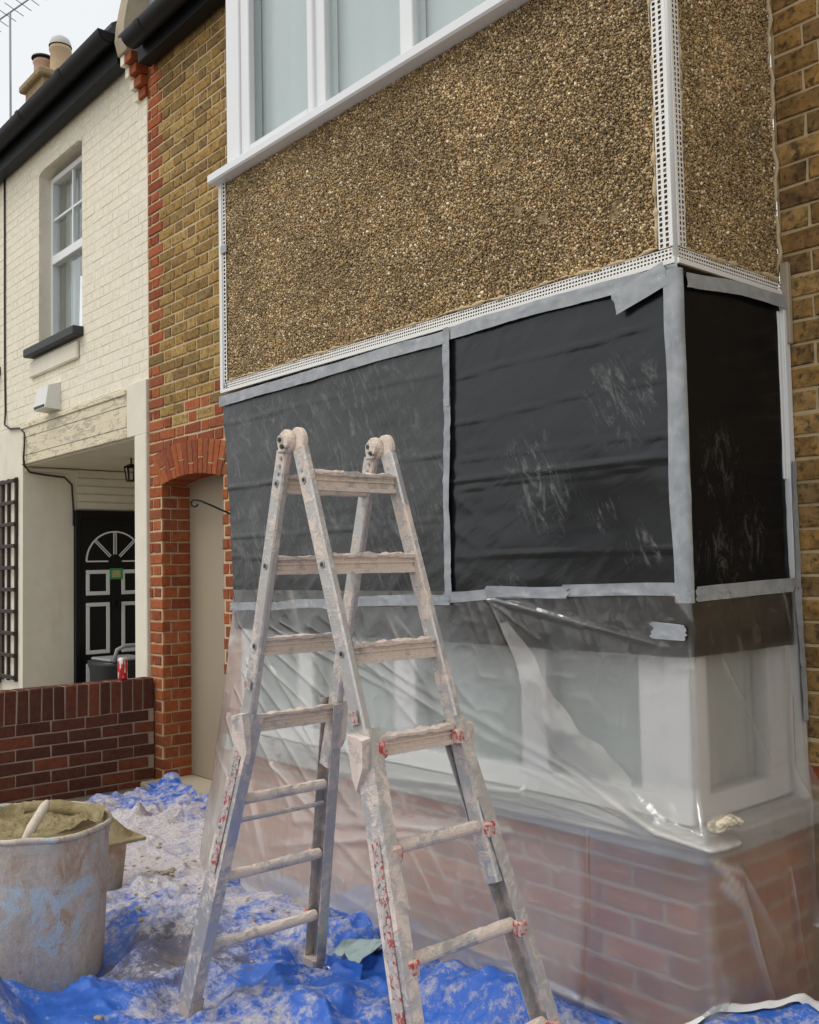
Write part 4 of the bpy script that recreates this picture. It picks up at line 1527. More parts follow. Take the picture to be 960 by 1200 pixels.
# neighbouring openings at the left edge
mb = MB()
mb.box(-9.3, -7.88, D - .09, D + .05, 3.36, 3.44, .008)
mb.build('window_sill', M_DARKSILL, cream)
mb = MB()
mb.box(-9.3, -7.80, D - .12, D - .011, .46, .54, .008)
mb.build('window_sill', M_DARKSILL, cream)
mb = MB()
mb.box(-9.3, -7.83, D - .03, D - .0105, .542, 1.62, .004)
mb.build('window_frame', M_WHITE, cream)
# eaves
mb = MB()
mb.box(CL, -5.02, .50, .60, 5.20, 5.38, .005)
mb.build('fascia', M_BLACKGUT, cream)
gutter(CL, -4.99, .42, 5.40, .080, cream)
mb = MB()
mb.add([(CL, .44, 5.44), (-4.98, .44, 5.44), (-4.98, 4.6, 8.3), (CL, 4.6, 8.3), (CL, .44, 5.47), (-4.98, .44, 5.47), (-4.98, 4.6, 8.34), (CL, 4.6, 8.34)], [(3, 2, 1, 0), (4, 5, 6, 7), (0, 1, 5, 4), (1, 2, 6, 5), (2, 3, 7, 6), (3, 0, 4, 7)])
mb.build('roof', M_SLATE, cream)
# extractor vent cover
vent = thing('vent_cover', 'white plastic vent cover on the cream wall below the window', 'vent', (-6.5, D, 2.9))
mb = MB()
mb.add([(-6.68, D - .002, 2.83), (-6.40, D - .002, 2.83), (-6.40, D - .002, 3.06), (-6.68, D - .002, 3.06), (-6.67, D - .13, 2.84), (-6.41, D - .13, 2.84), (-6.41, D - .10, 3.03), (-6.67, D - .10, 3.03)], [(3, 2, 1, 0), (4, 5, 6, 7), (0, 1, 5, 4), (1, 2, 6, 5), (2, 3, 7, 6), (3, 0, 4, 7)])
mb.build('cover', M_VENT, vent)
mb = MB()
mb.box(-6.65, -6.43, D - .134, D - .128, 2.848, 2.868)
mb.build('slot', M_DARKSILL, vent)
# cable
cab = MB()
yc = D - .012
pts = [(-7.76, yc, 5.22), (-7.75, yc, 4.6), (-7.745, yc, 4.0), (-7.735, yc, 3.4), (-7.715, yc, 2.98), (-7.70, yc - .012, 2.86), (-7.55, yc - .012, 2.80), (-7.30, yc - .012, 2.78), (-7.18, yc - .012, 2.72), (-7.13, yc - .03, 2.60), (-7.15, yc - .03, 2.50), (-7.17, yc - .02, 2.43), (-7.22, .66, 2.375), (-7.235, .80, 2.36), (-7.235, .98, 2.345), (-7.235, 1.05, 2.28), (-7.235, 1.065, 2.05), (-7.235, 1.066, 1.9)]
cab.tube(pts, .009, 7)
o = cab.build('cable', M_CABLE, None, True)
tag(o, 'thin black cable clipped down the cream wall and into the porch', 'cable')
# trellis
tre = thing('trellis', 'dark brown wooden trellis panel fixed to the cream wall beside the porch', 'trellis', (-7.58, D - .02, .5))
for i, x in enumerate((-7.79, -7.60, -7.405)):
    mb = MB()
    mb.box(x, x + .035 + (.03 if i == 0 else 0), D - .036, D - .0115, .50, 2.34, .003)
    mb.build('upright', M_TRELLIS, tre)
for k in range(10):
    z = .52 + k * .197
    mb = MB()
    mb.box(-7.80, -7.36, D - .058, D - .037, z, z + .034, .003)
    mb.build('slat', M_TRELLIS, tre)

# party wall corbel and parapet
pw = thing('party_wall', 'stepped brick corbel and cement capped parapet between the two roofs', 'wall', (-4.85, .5, 4.9))
p0, p1 = -4.935, -4.765
for i, (z, pj) in enumerate(((4.895, .028), (4.973, .062), (5.051, .098), (5.129, .135))):
    mb = MB()
    mb.box(p0 + .001, p0 + .062, D - pj, D + .08, z, z + .072, .004)
    mb.build('brick', MATB['crm', False], pw)
    mb = MB()
    mb.box(p0 + .064, p1, D - pj + .003, D + .08, z, z + .068, .004)
    mb.build('brick', MATB['red', False], pw)
mb = MB()
n = 10
prof = [(-.15, 5.205), (-.175, 5.30), (-.165, 5.42), (-.14, 5.56), (-.10, 5.75), (.12, 6.2), (1.2, 6.95), (4.0, 8.9)]
V, F = [], []
for (y, z) in prof:
    V += [(p0 - .005, D + y, z), (p1 - .03, D + y, z), (p1 - .03, D + y + .35, z - .12), (p0 - .005, D + y + .35, z - .12)]
for i in range(len(prof) - 1):
    for k in range(4):
        F.append((i * 4 + k, i * 4 + (k + 1) % 4, i * 4 + 4 + (k + 1) % 4, i * 4 + 4 + k))
F += [(3, 2, 1, 0)]
mb.add(V, F)
mb.build('capping', M_CEMENT, pw)
mb = MB()
mb.add([(p1 - .04, D + .02, 5.2), (p1 + .09, D + .02, 5.2), (p1 + .09, 4.0, 8.4), (p1 - .04, 4.0, 8.6), (p1 - .04, D + .02, 5.75), (p1 + .03, D + .02, 5.75), (p1 + .03, 4.0, 8.6), (p1 - .04, 4.0, 8.7)], [(3, 2, 1, 0), (4, 5, 6, 7), (0, 1, 5, 4), (1, 2, 6, 5), (2, 3, 7, 6), (3, 0, 4, 7)])
mb.build('flashing', M_LEAD, pw)
PWB = Wall()
for k in range(9):
    PWB.lay((p1 - .035, 0, 0), R(90), D + .06 + k * .05, 2.2, 5.76 + k * .078, 5.76 + k * .078 + .078, 'yel')
PWB.emit(pw, 60)

# chimney with pots
def along(px_ray, dist):
    return CAMP + px_ray * dist
CH = np.array([-11.0, 2.35, 7.0])
chim = thing('chimney_stack', 'brick chimney stack with four clay pots rising behind the cream house gutter', 'chimney', tuple(CH))
mb = MB()
mb.box(-11.50, -10.87, 2.13, 3.4, 5.6, 7.97)
mb.build('stack', M_STACK, chim)
mb = MB()
mb.box(-11.57, -10.80, 2.06, 3.47, 7.97, 8.07, .02)
mb.build('coping', M_STACK, chim)
for (x, y, h, r_, m_, cap) in ((-11.02, 2.42, .44, .13, M_POTY, 1), (-11.33, 2.30, .34, .115, M_POTP, 0), (-11.22, 2.98, .62, .12, M_POTP, 1), (-11.32, 2.78, .34, .12, M_POTP, 0)):
    mb = MB()
    mb.lathe([(r_ * 1.06, 0), (r_ * 1.02, h * .4), (r_ * .98, h * .8), (r_ * 1.12, h * .86), (r_ * 1.12, h * .92), (r_ * 1.0, h), (r_ * .8, h)], x, y, 20, 8.07)
    o = mb.build('pot', m_, chim, True)
    mb = MB()
    if cap:
        mb.lathe([(r_ * 1.16, 0), (r_ * 1.12, .03), (r_ * .9, .10), (r_ * .5, .14), (0.001, .15)], x, y, 20, 8.07 + h)
    else:
        mb.lathe([(r_ * 1.3, 0), (r_ * 1.25, .02), (0.001, .06)], x, y, 20, 8.07 + h + .02)
    mb.build('cap', M_POTCAP if cap else M_DARKSILL, o, True)

def aerial(name, label, mast0, mast1, bdir, blen, nel, ell, att):
    t = thing(name, label, 'aerial', mast0, 'television aerials on the roofs')
    mb = MB()
    mb.tube([mast0, mast1], .016, 6)
    mb.build('mast', M_ALU, t)
    b = Vector(bdir).normalized()
    c = Vector(mast1)
    e = b.cross(Vector((0, 0, 1))).normalized()
    u = e.cross(b).normalized()
    mb = MB()
    mb.tube([c - b * att, c - b * att + b * blen], .012, 6)
    mb.build('boom', M_ALU, t)
    for i in range(nel):
        p = c - b * att + b * (blen * (i + .5) / nel)
        mb = MB()
        mb.tube([p - e * ell, p + e * ell], .006, 5)
        mb.build('element', M_ALU, t)
aerial('television_aerial', 'tall thin television aerial on a mast beside the chimney pots', (-11.28, 1.86, 6.9), (-11.20, 1.82, 8.86), (.80, .42, .30), 1.5, 11, .17, .95)
aerial('television_aerial', 'second television aerial peeping over the gutter by the party wall', (-10.4, 3.35, 6.9), (-10.4, 3.35, 8.36), (.75, .55, .22), 1.3, 10, .16, .35)

# ================================================================== GARDEN WALL between the forecourts
gw = thing('garden_wall', 'low dark red brick wall with upright capping bricks beside the doorway', 'wall', (-4.75, 0, 0))
GX0, GX1 = -4.83, -4.70
mb = MB()
mb.box(GX0, GX1 - .007, -2.4, D - .012, 0, .515)
mb.box(GX0, GX1 - .007, -2.4, D - .012, .515, .72)
core = mb.build('core', M_MORTAR_GREY, gw)
GWL = Wall(.005, .003)
GWL.lay((GX1, 0, 0), R(90), -2.4, D - .014, -.035, .51, 'dkr', None, .04, .079, .011, 'stretcher')
GWL.emit(core, 250)
y = D - .016
while y > -2.3:
    w = rnd.uniform(.064, .070)
    V, F = brick_geo(w, .208, .13, .005, .0025, rnd)
    obj('brick', mesh('brick', V, F, MATB['dkr', False]), core, (GX1 + rnd.uniform(-.002, .004), y - w / 2, .618 + rnd.uniform(-.002, .002)), (0, rnd.uniform(-.012, .012), R(90)))
    y -= w + .011
can = thing('drink_can', 'red and white drink can standing on the garden wall', 'can', (-4.745, .40, .723))
mb = MB()
mb.lathe([(.001, 0), (.024, 0), (.032, .010), (.033, .014), (.033, .130), (.031, .138)], -4.745, .40, 20, .7235)
mb.build('body', M_CAN, can, True)
mb = MB()
mb.lathe([(.031, .138), (.027, .150), (.026, .153), (.024, .149), (.001, .149)], -4.745, .40, 20, .7235)
mb.build('top', M_CANTOP, can, True)
# tub with grey handle in the porch
tub = thing('storage_tub', 'black plastic tub with a grey folding handle standing in the porch', 'tub', (-6.6, 1.2, 0))
V, F = [], []
n = 12
for z, s in ((.0, .82), (.05, .86), (.62, 1.0), (.66, 1.06), (.69, 1.06)):
    V += [(-6.6 + .26 * s * math.copysign(abs(math.cos(a)) ** .6, math.cos(a)), 1.22 + .22 * s * math.copysign(abs(math.sin(a)) ** .6, math.sin(a)), z) for a in np.linspace(0, 2 * math.pi, 25)[:-1]]
for i in range(4):
    F += [(i * 24 + k, i * 24 + (k + 1) % 24, i * 24 + 24 + (k + 1) % 24, i * 24 + 24 + k) for k in range(24)]
F += [tuple(range(23, -1, -1)), tuple(range(96, 120))]
mb = MB()
mb.add(V, F)
mb.build('body', M_BLACKPL, tub, True)
mb = MB()
mb.box(-6.80, -6.40, 1.04, 1.40, .692, .72, .012)
mb.build('lid', M_GREYBOX, tub)
mb = MB()
mb.tube([(-6.36, 1.06, .70), (-6.36, 1.09, .80), (-6.36, 1.16, .83), (-6.36, 1.30, .83), (-6.36, 1.37, .80), (-6.36, 1.40, .70)], .018, 8)
mb.build('handle', M_GREYBOX, tub, True)

# ================================================================== LADDER
lad = thing('folding_ladder', 'plaster-caked aluminium folding combination ladder standing open on the tarpaulin', 'ladder', (-.70, -.71, .03))
HX, HY, HZ = -.762, -.713, 1.829
SR, SF, W0, WA, W1, H0, T0 = .5245, .6515, .3372, .2853, .4874, .0372, .45
GZ = .03
def lpt(side, k, t, outer, w=None):
    s = -(H0 + (SR - H0) * t) if side == 'r' else H0 + (SF - H0) * t
    ww = W0 if not outer else WA + (W1 - WA) * (t - T0) / (1 - T0)
    if w is not None:
        ww = w
    return Vector((HX + s, HY + k * ww / 2, HZ + (GZ - HZ) * t))
Yv = Vector((0, 1, 0))
def chan(name, A, B, dep, wid, inw, mat, th=.004):
    """C-section bar from A to B, open towards inw (+-1 in y)"""
    d = (B - A).normalized()
    u = d.cross(Yv).normalized()            # ladder depth direction
    e = (Yv - d * Yv.dot(d)).normalized() * inw
    prof = [(-dep / 2, 0), (dep / 2, 0), (dep / 2, wid), (dep / 2 - th, wid), (dep / 2 - th, th), (-dep / 2 + th, th), (-dep / 2 + th, wid), (-dep / 2, wid)]
    n = len(prof)
    m = MB()
    V = []
    N = 14
    for i in range(N + 1):
        P = A.lerp(B, i / N)
        V += [P + u * a + e * (b - wid / 2) for a, b in prof]
    F = [(i * n + k, i * n + (k + 1) % n, i * n + n + (k + 1) % n, i * n + n + k) for i in range(N) for k in range(n)]
    F += [(0, 1, 4, 5), (1, 2, 3, 4), (0, 5, 6, 7)]
    b0 = N * n
    F += [(b0 + 5, b0 + 4, b0 + 1, b0), (b0 + 4, b0 + 3, b0 + 2, b0 + 1), (b0 + 7, b0 + 6, b0 + 5, b0)]
    m.add(V, F)
    return m.build(name, mat, lad)
for side in 'rf':
    for k in (-1, 1):
        A, B = lpt(side, k, .012, False), lpt(side, k, .70 if side == 'f' else .58, False)
        d = (B - A).normalized()
        u = d.cross(Yv).normalized()
        mb = MB()
        mb.obb(A, B, u, Yv, .056, .026, .005)
        st_ = mb.build('inner_stile', M_ALUP, lad)
        # punched lock holes
        for t in (.065, .203, .341):
            P = lpt(side, k, t, False)
            mb = MB()
            for sg in (-1, 1):
                c_ = P + Yv * sg * .0135
                mb.tube([c_ - Yv * .002, c_ + Yv * .003], .011, 12)
            mb.build('rivet_ring', M_ALU, st_)
            mb = MB()
            for sg in (-1, 1):
                c_ = P + Yv * sg * .0145
                mb.tube([c_ - Yv * .002, c_ + Yv * .003], .0065, 10)
            mb.build('rivet_hole', M_BOLT, st_)
        A, B = lpt(side, k, .455, True), lpt(side, k, .985, True)
        chan('outer_stile', A + Yv * k * .012, B + Yv * k * .006, .074, .040, -k, M_ALUP)
        # foot
        P = lpt(side, k, .975, True)
        Q = lpt(side, k, 1.0, True)
        Q.z = .012
        mb = MB()
        mb.obb(P, Q, Vector((1, 0, 0)), Yv, .082, .05, .008)
        mb.build('foot', M_RUBBER, lad)

def rung(name, A, B, hgt, dep, mat, lump, seed):
    n = 26
    prof = [(-.5, -.5), (.5, -.5), (.5, -.30), (.20, -.24), (.20, .0), (.34, .05), (.34, .14), (.20, .19), (.20, .26), (.5, .32), (.5, .5), (.25, .52), (-.25, .52), (-.5, .5), (-.5, .32), (-.20, .26), (-.20, -.24), (-.5, -.30)]
    if hgt < .04:
        prof = [(math.cos(a) * .5, max(-.42, math.sin(a) * .5)) for a in np.linspace(0, 2 * math.pi, 15)[:-1]]
    m = len(prof)
    V = []
    d = (B - A)
    for i in range(n + 1):
        P = A + d * (i / n)
        for j, (a, b) in enumerate(prof):
            nz = float(vnoise(i * .55 + seed, j * .9, seed))
            nz2 = float(vnoise(i * 1.3, j * 1.7, seed + 9))
            l_ = lump * (max(0, nz - .35) * 1.6 + .5 * max(0, nz2 - .5)) * (1.6 if b > .3 else .7)
            V.append(P + Vector((a * dep * (1 + 2 * l_ * 4), 0, b * hgt + (l_ if b > .3 else -l_ * .4 if b < -.3 else 0))))
    F = [(i * m + j, i * m + (j + 1) % m, i * m + m + (j + 1) % m, i * m + m + j) for i in range(n) for j in range(m)]
    F += [tuple(range(m - 1, -1, -1)), tuple(n * m + j for j in range(m))]
    o = obj(name, mesh(name, V, F, mat), lad)
    return o
for side in 'rf':
    for i, t in enumerate((.066, .203, .343)):
        rung('rung', lpt(side, -1, t, False) + Yv * .0135, lpt(side, 1, t, False) - Yv * .0135, .054, .034, M_ALUC, .005 if side == 'f' else .003, i + (10 if side == 'f' else 0))
    t = .479
    rung('rung', lpt(side, -1, t, True) - Yv * .012, lpt(side, 1, t, True) + Yv * .012, .050, .044 if side == 'f' else .034, M_ALUC, .004, 20)
    for i, t in enumerate((.617, .757, .885) if side == 'r' else (.619, .762, .90)):
        o = rung('rung', lpt(side, -1, t, True) + Yv * .004, lpt(side, 1, t, True) - Yv * .004, .034, .038, M_ALUC, .003, 30 + i)
    if side == 'r':
        mb = MB()
        mb.tube([lpt(side, -1, .655, True), lpt(side, 1, .655, True)], .008, 8)
        mb.build('tie_rod', M_ALUP, lad)
    # red plastic rung ends
    for t in ((.479, .619, .762, .90) if side == 'f' else (.757, .885)):
        for k in (-1, 1):
            P = lpt(side, k, t, True) + Yv * k * .001
            if side == 'f':
                mb = MB()
                mb.box(P.x + .012, P.x + .045, P.y - k * .004 - .014, P.y - k * .004 + .020, P.z - .026, P.z + .018, .006)
                mb.build('rung_end', M_REDCAP, lad)
            else:
                mb = MB()
                mb.box(P.x - .052, P.x - .030, P.y - .022, P.y + .022, P.z - .014, P.z + .014, .006)
                mb.build('rung_end', M_REDCAP, lad)
    # spring locks on the outer stiles
    for k in (-1, 1):
        P = lpt(side, k, .475, True) + Yv * k * .030
        sx = 1 if side == 'f' else -1
        mb = MB()
        mb.add([P + Vector((-.03 * sx, 0, .035)), P + Vector((.035 * sx, 0, .025)), P + Vector((.035 * sx, 0, -.06)), P + Vector((-.012 * sx, 0, -.13)), P + Vector((-.03 * sx, 0, -.10)),
                P + Vector((-.03 * sx, k * .03, .030)), P + Vector((.035 * sx, k * .03, .02)), P + Vector((.035 * sx, k * .03, -.05)), P + Vector((-.012 * sx, k * .016, -.12)), P + Vector((-.03 * sx, k * .016, -.09))],
               [(0, 1, 2, 3, 4), (9, 8, 7, 6, 5), (0, 5, 6, 1), (1, 6, 7, 2), (2, 7, 8, 3), (3, 8, 9, 4), (4, 9, 5, 0)])
        mb.build('lock', M_ALUC, lad)
# hinges: round plates with axle knob
for k in (-1, 1):
    c = Vector((HX, HY + k * W0 / 2, HZ + .004))
    def plate(name, off, r_, th, mat, sq=1.0):
        mb = MB()
        n = 20
        V = []
        for (yy, rr) in ((-th / 2, r_ * .92), (-th / 2 + .004, r_), (th / 2 - .004, r_), (th / 2, r_ * .92)):
            for j in range(n):
                a = 2 * math.pi * j / n
                q = rr * (1 + .10 * (float(vnoise(math.cos(a) * 2 + off[0] * 60, math.sin(a) * 2, k)) - .5))
                V.append((c.x + off[0] + q * math.cos(a), c.y + off[1] + yy, c.z + off[2] + q * math.sin(a)))
        F = [(i * n + j, i * n + (j + 1) % n, i * n + n + (j + 1) % n, i * n + n + j) for i in range(3) for j in range(n)] + [tuple(range(n - 1, -1, -1)), tuple(3 * n + j for j in range(n))]
        mb.add(V, F)
        return mb.build(name, mat, lad)
    h1 = plate('hinge', (-.016, -.010, 0), .038, .018, M_ALUC)
    h2 = plate('hinge', (.018, .010, .004), .040, .020, M_ALUC)
    plate('hinge_axle', (0, -k * .002, 0), .021, .066, M_ALUC)
    plate('hinge_knob', (-.018, -.026, .006), .017, .014, M_ALUP)
    plate('hinge_knob', (.022, .026, .0), .015, .012, M_ALUP)
    for (ox, oy, oz) in ((-.018, -.0345, .006), (.022, .0335, .0), (-.004, -.036, -.016)):
        mb = MB()
        mb.tube([c + Vector((ox, oy - .003, oz)), c + Vector((ox, oy + .003, oz))], .0075, 6)
        mb.build('bolt', M_BOLT, lad)
    mb = MB()
    mb.box(c.x - .030, c.x + .004, c.y - .036, c.y - .022, c.z - .034, c.z - .022, .003)
    mb.build('release_lever', M_ALUP, lad)
    for side in 'rf':
        A = Vector((c.x + (-.016 if side == 'r' else .018), c.y + (-.008 if side == 'r' else .008), c.z))
        B = lpt(side, k, .055, False)
        d = (B - A).normalized()
        mb = MB()
        mb.obb(A, B, d.cross(Yv).normalized(), Yv, .048, .022, .004)
        br = mb.build('hinge_arm', M_ALUC, lad)
        for j in range(3):
            P = A.lerp(B, .45 + .22 * j)
            mb = MB()
            mb.tube([P - Yv * .016, P + Yv * .016], .0055, 8)
            mb.build('rivet', M_ALU, br)
# worn stickers with red and white lettering on two stiles
def label(side, k, t0, t1, outer, faceu):
    A, B = lpt(side, k, t0, outer), lpt(side, k, t1, outer)
    d = (B - A).normalized()
    u = d.cross(Yv).normalized()
    off = Yv * (-.0265 if outer else -.0142)
    mb = MB()
    mb.obb(A + off + Yv * k * .006, B + off + Yv * k * .006, u, Yv, .034, .003)
    o = mb.build('label', M_LABEL, lad)
    o['label'] = 'worn red and white printed sticker'
label('f', -1, .60, .86, True, 0)
label('r', -1, .50, .74, True, 0)
label('f', -1, .425, .445, False, 0)
label('r', -1, .40, .415, False, 0)

# ================================================================== BARREL and mortar
bar = thing('mixing_barrel', 'plaster-crusted plastic mixing barrel full of mortar on the blue tarpaulin', 'barrel', (-1.97, -1.22, .02))
BX, BY = -1.97, -1.22
n, nz = 72, 40
U, Z = np.meshgrid(np.linspace(0, 2 * math.pi, n + 1)[:-1], np.linspace(0, 1, nz), indexing='ij')
rr = .247 + .026 * Z + .004 * (fbm(np.cos(U) * 4, np.sin(U) * 4, Z * 5, 3, 4) - .5) * 2
rr = rr + .0045 * np.clip(ridged(U * 7, Z * 1.3, 2, 33) - .62, 0, 1) * 3 * sstep(.25, .9, Z)
rr = rr + np.where(Z > .93, .004 * ridged(U * 6, Z * 20, 2, 6), 0)
tilt = .012 * np.sin(U - 2.4)
H = Z * .535 + tilt * Z + .02
V = np.stack([BX + rr * np.cos(U), BY + rr * np.sin(U), H], -1).reshape(-1, 3)
F = [(i * nz + j, ((i + 1) % n) * nz + j, ((i + 1) % n) * nz + j + 1, i * nz + j + 1) for i in range(n) for j in range(nz - 1)]
F.append(tuple(i * nz for i in range(n - 1, -1, -1)))
obj('drum', mesh('drum', V, F, M_BARREL, True), bar)
# rolled rim and inner wall
prof = [(.272, .548), (.280, .550), (.283, .560), (.279, .568), (.270, .570), (.263, .566), (.259, .550), (.255, .47)]
V, F = [], []
m = len(prof)
for i in range(n):
    a = 2 * math.pi * i / n
    ti = .012 * math.sin(a - 2.4)
    for j, (r_, z) in enumerate(prof):
        q = r_ * (1 + .012 * (float(vnoise(math.cos(a) * 5, math.sin(a) * 5, j * .4)) - .5) * 2)
        V.append((BX + q * math.cos(a), BY + q * math.sin(a), z + ti + .008 * (float(vnoise(math.cos(a) * 7, math.sin(a) * 7, 5)) - .5)))
F = [(i * m + j, ((i + 1) % n) * m + j, ((i + 1) % n) * m + j + 1, i * m + j + 1) for i in range(n) for j in range(m - 1)]
obj('rim', mesh('rim', V, F, M_BARREL, True), bar)
nr, na = 70, 190
Rr, A_ = np.meshgrid(np.linspace(.001, .257, nr), np.linspace(0, 2 * math.pi, na), indexing='ij')
X, Y = BX + Rr * np.cos(A_), BY + Rr * np.sin(A_)
Zm = .520 + .035 * (fbm(X * 9, Y * 9, 0, 4, 12) - .4) + .012 * ridged(X * 34, Y * 34, 3, 15) ** 2 + .008 * fbm(X * 90, Y * 90, 0, 2, 16) + .05 * np.clip((Rr - .205) / .05, 0, 1) ** 2 * (.3 + .9 * vnoise(np.cos(A_) * 2, np.sin(A_) * 2, 0, 3))
obj('mortar', npmesh('mortar', np.stack([X, Y, Zm], -1).reshape(-1, 3), grid_faces(nr, na), M_MORTARMIX, True), bar)
# lumps of mortar on the rim
lump = MB()
def blob(mb, c, r3, seed, nu=14, nv=9):
    V = []
    for i in range(nv):
        th = math.pi * (i + .001) / (nv - 1) * .998 + .001
        for j in range(nu):
            a = 2 * math.pi * j / nu
            p = np.array([math.sin(th) * math.cos(a), math.sin(th) * math.sin(a), math.cos(th)])
            q = 1 + .55 * (float(fbm(p[0] * 1.6 + seed, p[1] * 1.6, p[2] * 1.6, 3, seed)) - .5)
            V.append((c[0] + p[0] * r3[0] * q, c[1] + p[1] * r3[1] * q, c[2] + p[2] * r3[2] * q))
    F = [(i * nu + j, i * nu + (j + 1) % nu, (i + 1) * nu + (j + 1) % nu, (i + 1) * nu + j) for i in range(nv - 1) for j in range(nu)]
    mb.add(V, F)
mb = MB()
blob(mb, (-1.86, -1.29, .535), (.04, .035, .035), 3)
mb.build('mortar_lump', M_MORTARMIX, bar, True)
mb = MB()
pts = [(BX + .240 * math.cos(a), BY + .240 * math.sin(a), .552 + .012 * math.sin(a - 2.4)) for a in np.linspace(-.35, 2.9, 30)]
mb.tube(pts, [.024 + .010 * float(vnoise(i * .5, 0, 0, 5)) for i in range(30)], 8)
mb.build('mortar_crust', M_MORTARMIX, bar, True)
stick = MB()
stick.tube([(-1.79, -1.335, .48), (-1.815, -1.275, .575), (-1.84, -1.22, .635), (-1.848, -1.205, .65)], [.016, .018, .017, .009], 10)
o = stick.build('trowel_handle', M_PALEWOOD, None, True)
tag(o, 'whitened wooden tool handle sticking out of the mortar in the barrel', 'tool handle')
hawk = thing('hawk_board', 'plasterer\'s board with a heap of mortar behind the barrel', 'mortar board', (-2.75, -.62, .02))
HCx, HCy = -2.66, -.66
mb = MB()
mb.box(HCx - .15, HCx + .15, HCy - .15, HCy + .15, .255, .270, .004)
mb.build('board', M_MORTARMIX, hawk)
mb = MB()
mb.lathe([(.001, 0), (.09, 0), (.115, .225), (.12, .232), (.001, .232)], HCx, HCy, 24, .022)
mb.build('bucket', M_BARREL, hawk, True)
mb = MB()
nr, na = 16, 40
Rr, A_ = np.meshgrid(np.linspace(.0005, .145, nr), np.linspace(0, 2 * math.pi, na), indexing='ij')
X, Y = HCx + Rr * np.cos(A_), HCy + Rr * np.sin(A_)
Zm = .268 + .13 * (1 - Rr / .145) ** 1.1 * (.8 + .5 * fbm(X * 14, Y * 14, 0, 3, 8))
obj('mortar_heap', npmesh('mortar_heap', np.stack([X, Y, Zm], -1).reshape(-1, 3), grid_faces(nr, na), M_MORTARMIX, True), hawk)

# ================================================================== TARPAULINS
def far_y(X):
    return np.interp(X, [-4.5, -4.42, -4.34, -4.2, -3.9, -3.55, -3.0, -2.85, -2.7, -2.4, -.3, .0, .12, .2, .6], [.05, .40, .60, .55, .485, .44, .42, .30, -.02, -.04, -.05, -.06, .10, .45, .52])
HEAPS = [(-1.42, -1.62, .16, .22, .20), (-1.62, -1.66, .20, .20, .16), (-1.25, -1.30, .05, .30, .10), (-.55, -.34, .09, .34, .10), (-.30, -.30, .07, .25, .09), (-.95, -.62, .07, .18, .15), (-1.1, -.30, .05, .28, .12),
         (-4.33, .56, .05, .10, .07)]
def tarp_h(X, Y):
    wx = X + .12 * (fbm(X * 2, Y * 2, 0, 2, 1) - .5)
    wy = Y + .12 * (fbm(X * 2, Y * 2, 0, 2, 2) - .5)
    flat = sstep(.75, .25, np.hypot((X + 3.0) / 1.1, (Y + .3) / .7))
    am = 1 - .72 * flat
    h = .006 + am * (.030 * ridged(wx * 2.1, wy * 2.1, 1, 11) ** 6 + .022 * ridged(wx * 4.6 + 3, wy * 4.6, 1, 12) ** 6)
    cr_ = 0
    rr_ = random.Random(3)
    for i in range(26):                       # sharp creases between flat facets
        a_, wl = rr_.uniform(0, math.pi), rr_.choice((.06, .08, .11, .15, .2, .28, .4))
        q = (wx * math.cos(a_) + wy * math.sin(a_)) / wl + rr_.uniform(0, 9) + .7 * vnoise(X * 2.0, Y * 2.0, 0, 60 + i)
        tri = np.abs(2 * (q - np.floor(q)) - 1)
        mk = sstep(.50, .58, vnoise(X * 3.1, Y * 3.1, 0, 90 + i))
        cr_ = cr_ + tri * wl * .13 * mk
    for i in range(70):                       # long pinched folds
        x0_, y0_, a_, L_ = rr_.uniform(-4.0, .3), rr_.uniform(-1.9, .2), rr_.uniform(0, math.pi), rr_.uniform(.12, .55)
        x1_, y1_ = x0_ + L_ * math.cos(a_), y0_ + L_ * math.sin(a_) * .8
        k = (X > min(x0_, x1_) - .15) & (X < max(x0_, x1_) + .15) & (Y > min(y0_, y1_) - .15) & (Y < max(y0_, y1_) + .15)
        if k.any():
            dx_, dy_ = x1_ - x0_, y1_ - y0_
            t_ = np.clip(((wx[k] - x0_) * dx_ + (wy[k] - y0_) * dy_) / (dx_ * dx_ + dy_ * dy_), 0, 1)
            d_ = np.hypot(wx[k] - x0_ - t_ * dx_, wy[k] - y0_ - t_ * dy_)
            h[k] += am[k] * rr_.uniform(.012, .034) * np.maximum(0, 1 - d_ / rr_.uniform(.025, .075)) * np.sin(np.pi * np.clip(t_, .03, .97))
    h = h + am * np.maximum(cr_ * .42 - .010, 0) + .002 * fbm(X * 30, Y * 30, 0, 2, 14)
    for (x, y, a, sx, sy) in HEAPS:
        h = h + a * np.exp(-((X - x) / sx)**2 - ((Y - y) / sy)**2) * (.7 + .6 * ridged(wx * 3, wy * 3, 2, 15))
    # pressed flat under the barrel and ladder feet
    for (x, y, r_) in ((BX, BY, .30), (-1.286, -.958, .06), (-1.287, -.471, .06), (-.11, -.954, .07), (-.11, -.467, .07), (HCx, HCy, .15)):
        d = np.hypot(X - x, Y - y)
        h = h * (1 - (1 - sstep(r_, r_ + .10, d)) * .97) + .004
    return h
nu, nv = 620, 300
U, Vv = np.meshgrid(np.linspace(0, 1, nu), np.linspace(0, 1, nv), indexing='ij')
xl = np.interp(Vv, [0, .3, .6, .8, 1], [-3.6, -3.75, -4.0, -4.2, -4.42]) + .10 * (fbm(Vv * 6, 0, 0, 3, 9) - .5)
X = xl + (.62 - xl) * U
y0 = -2.05
Y = y0 + (far_y(X) - y0) * Vv + .03 * (fbm(X * 3, Vv * 3, 0, 2, 19) - .5)
Z = tarp_h(X, Y)
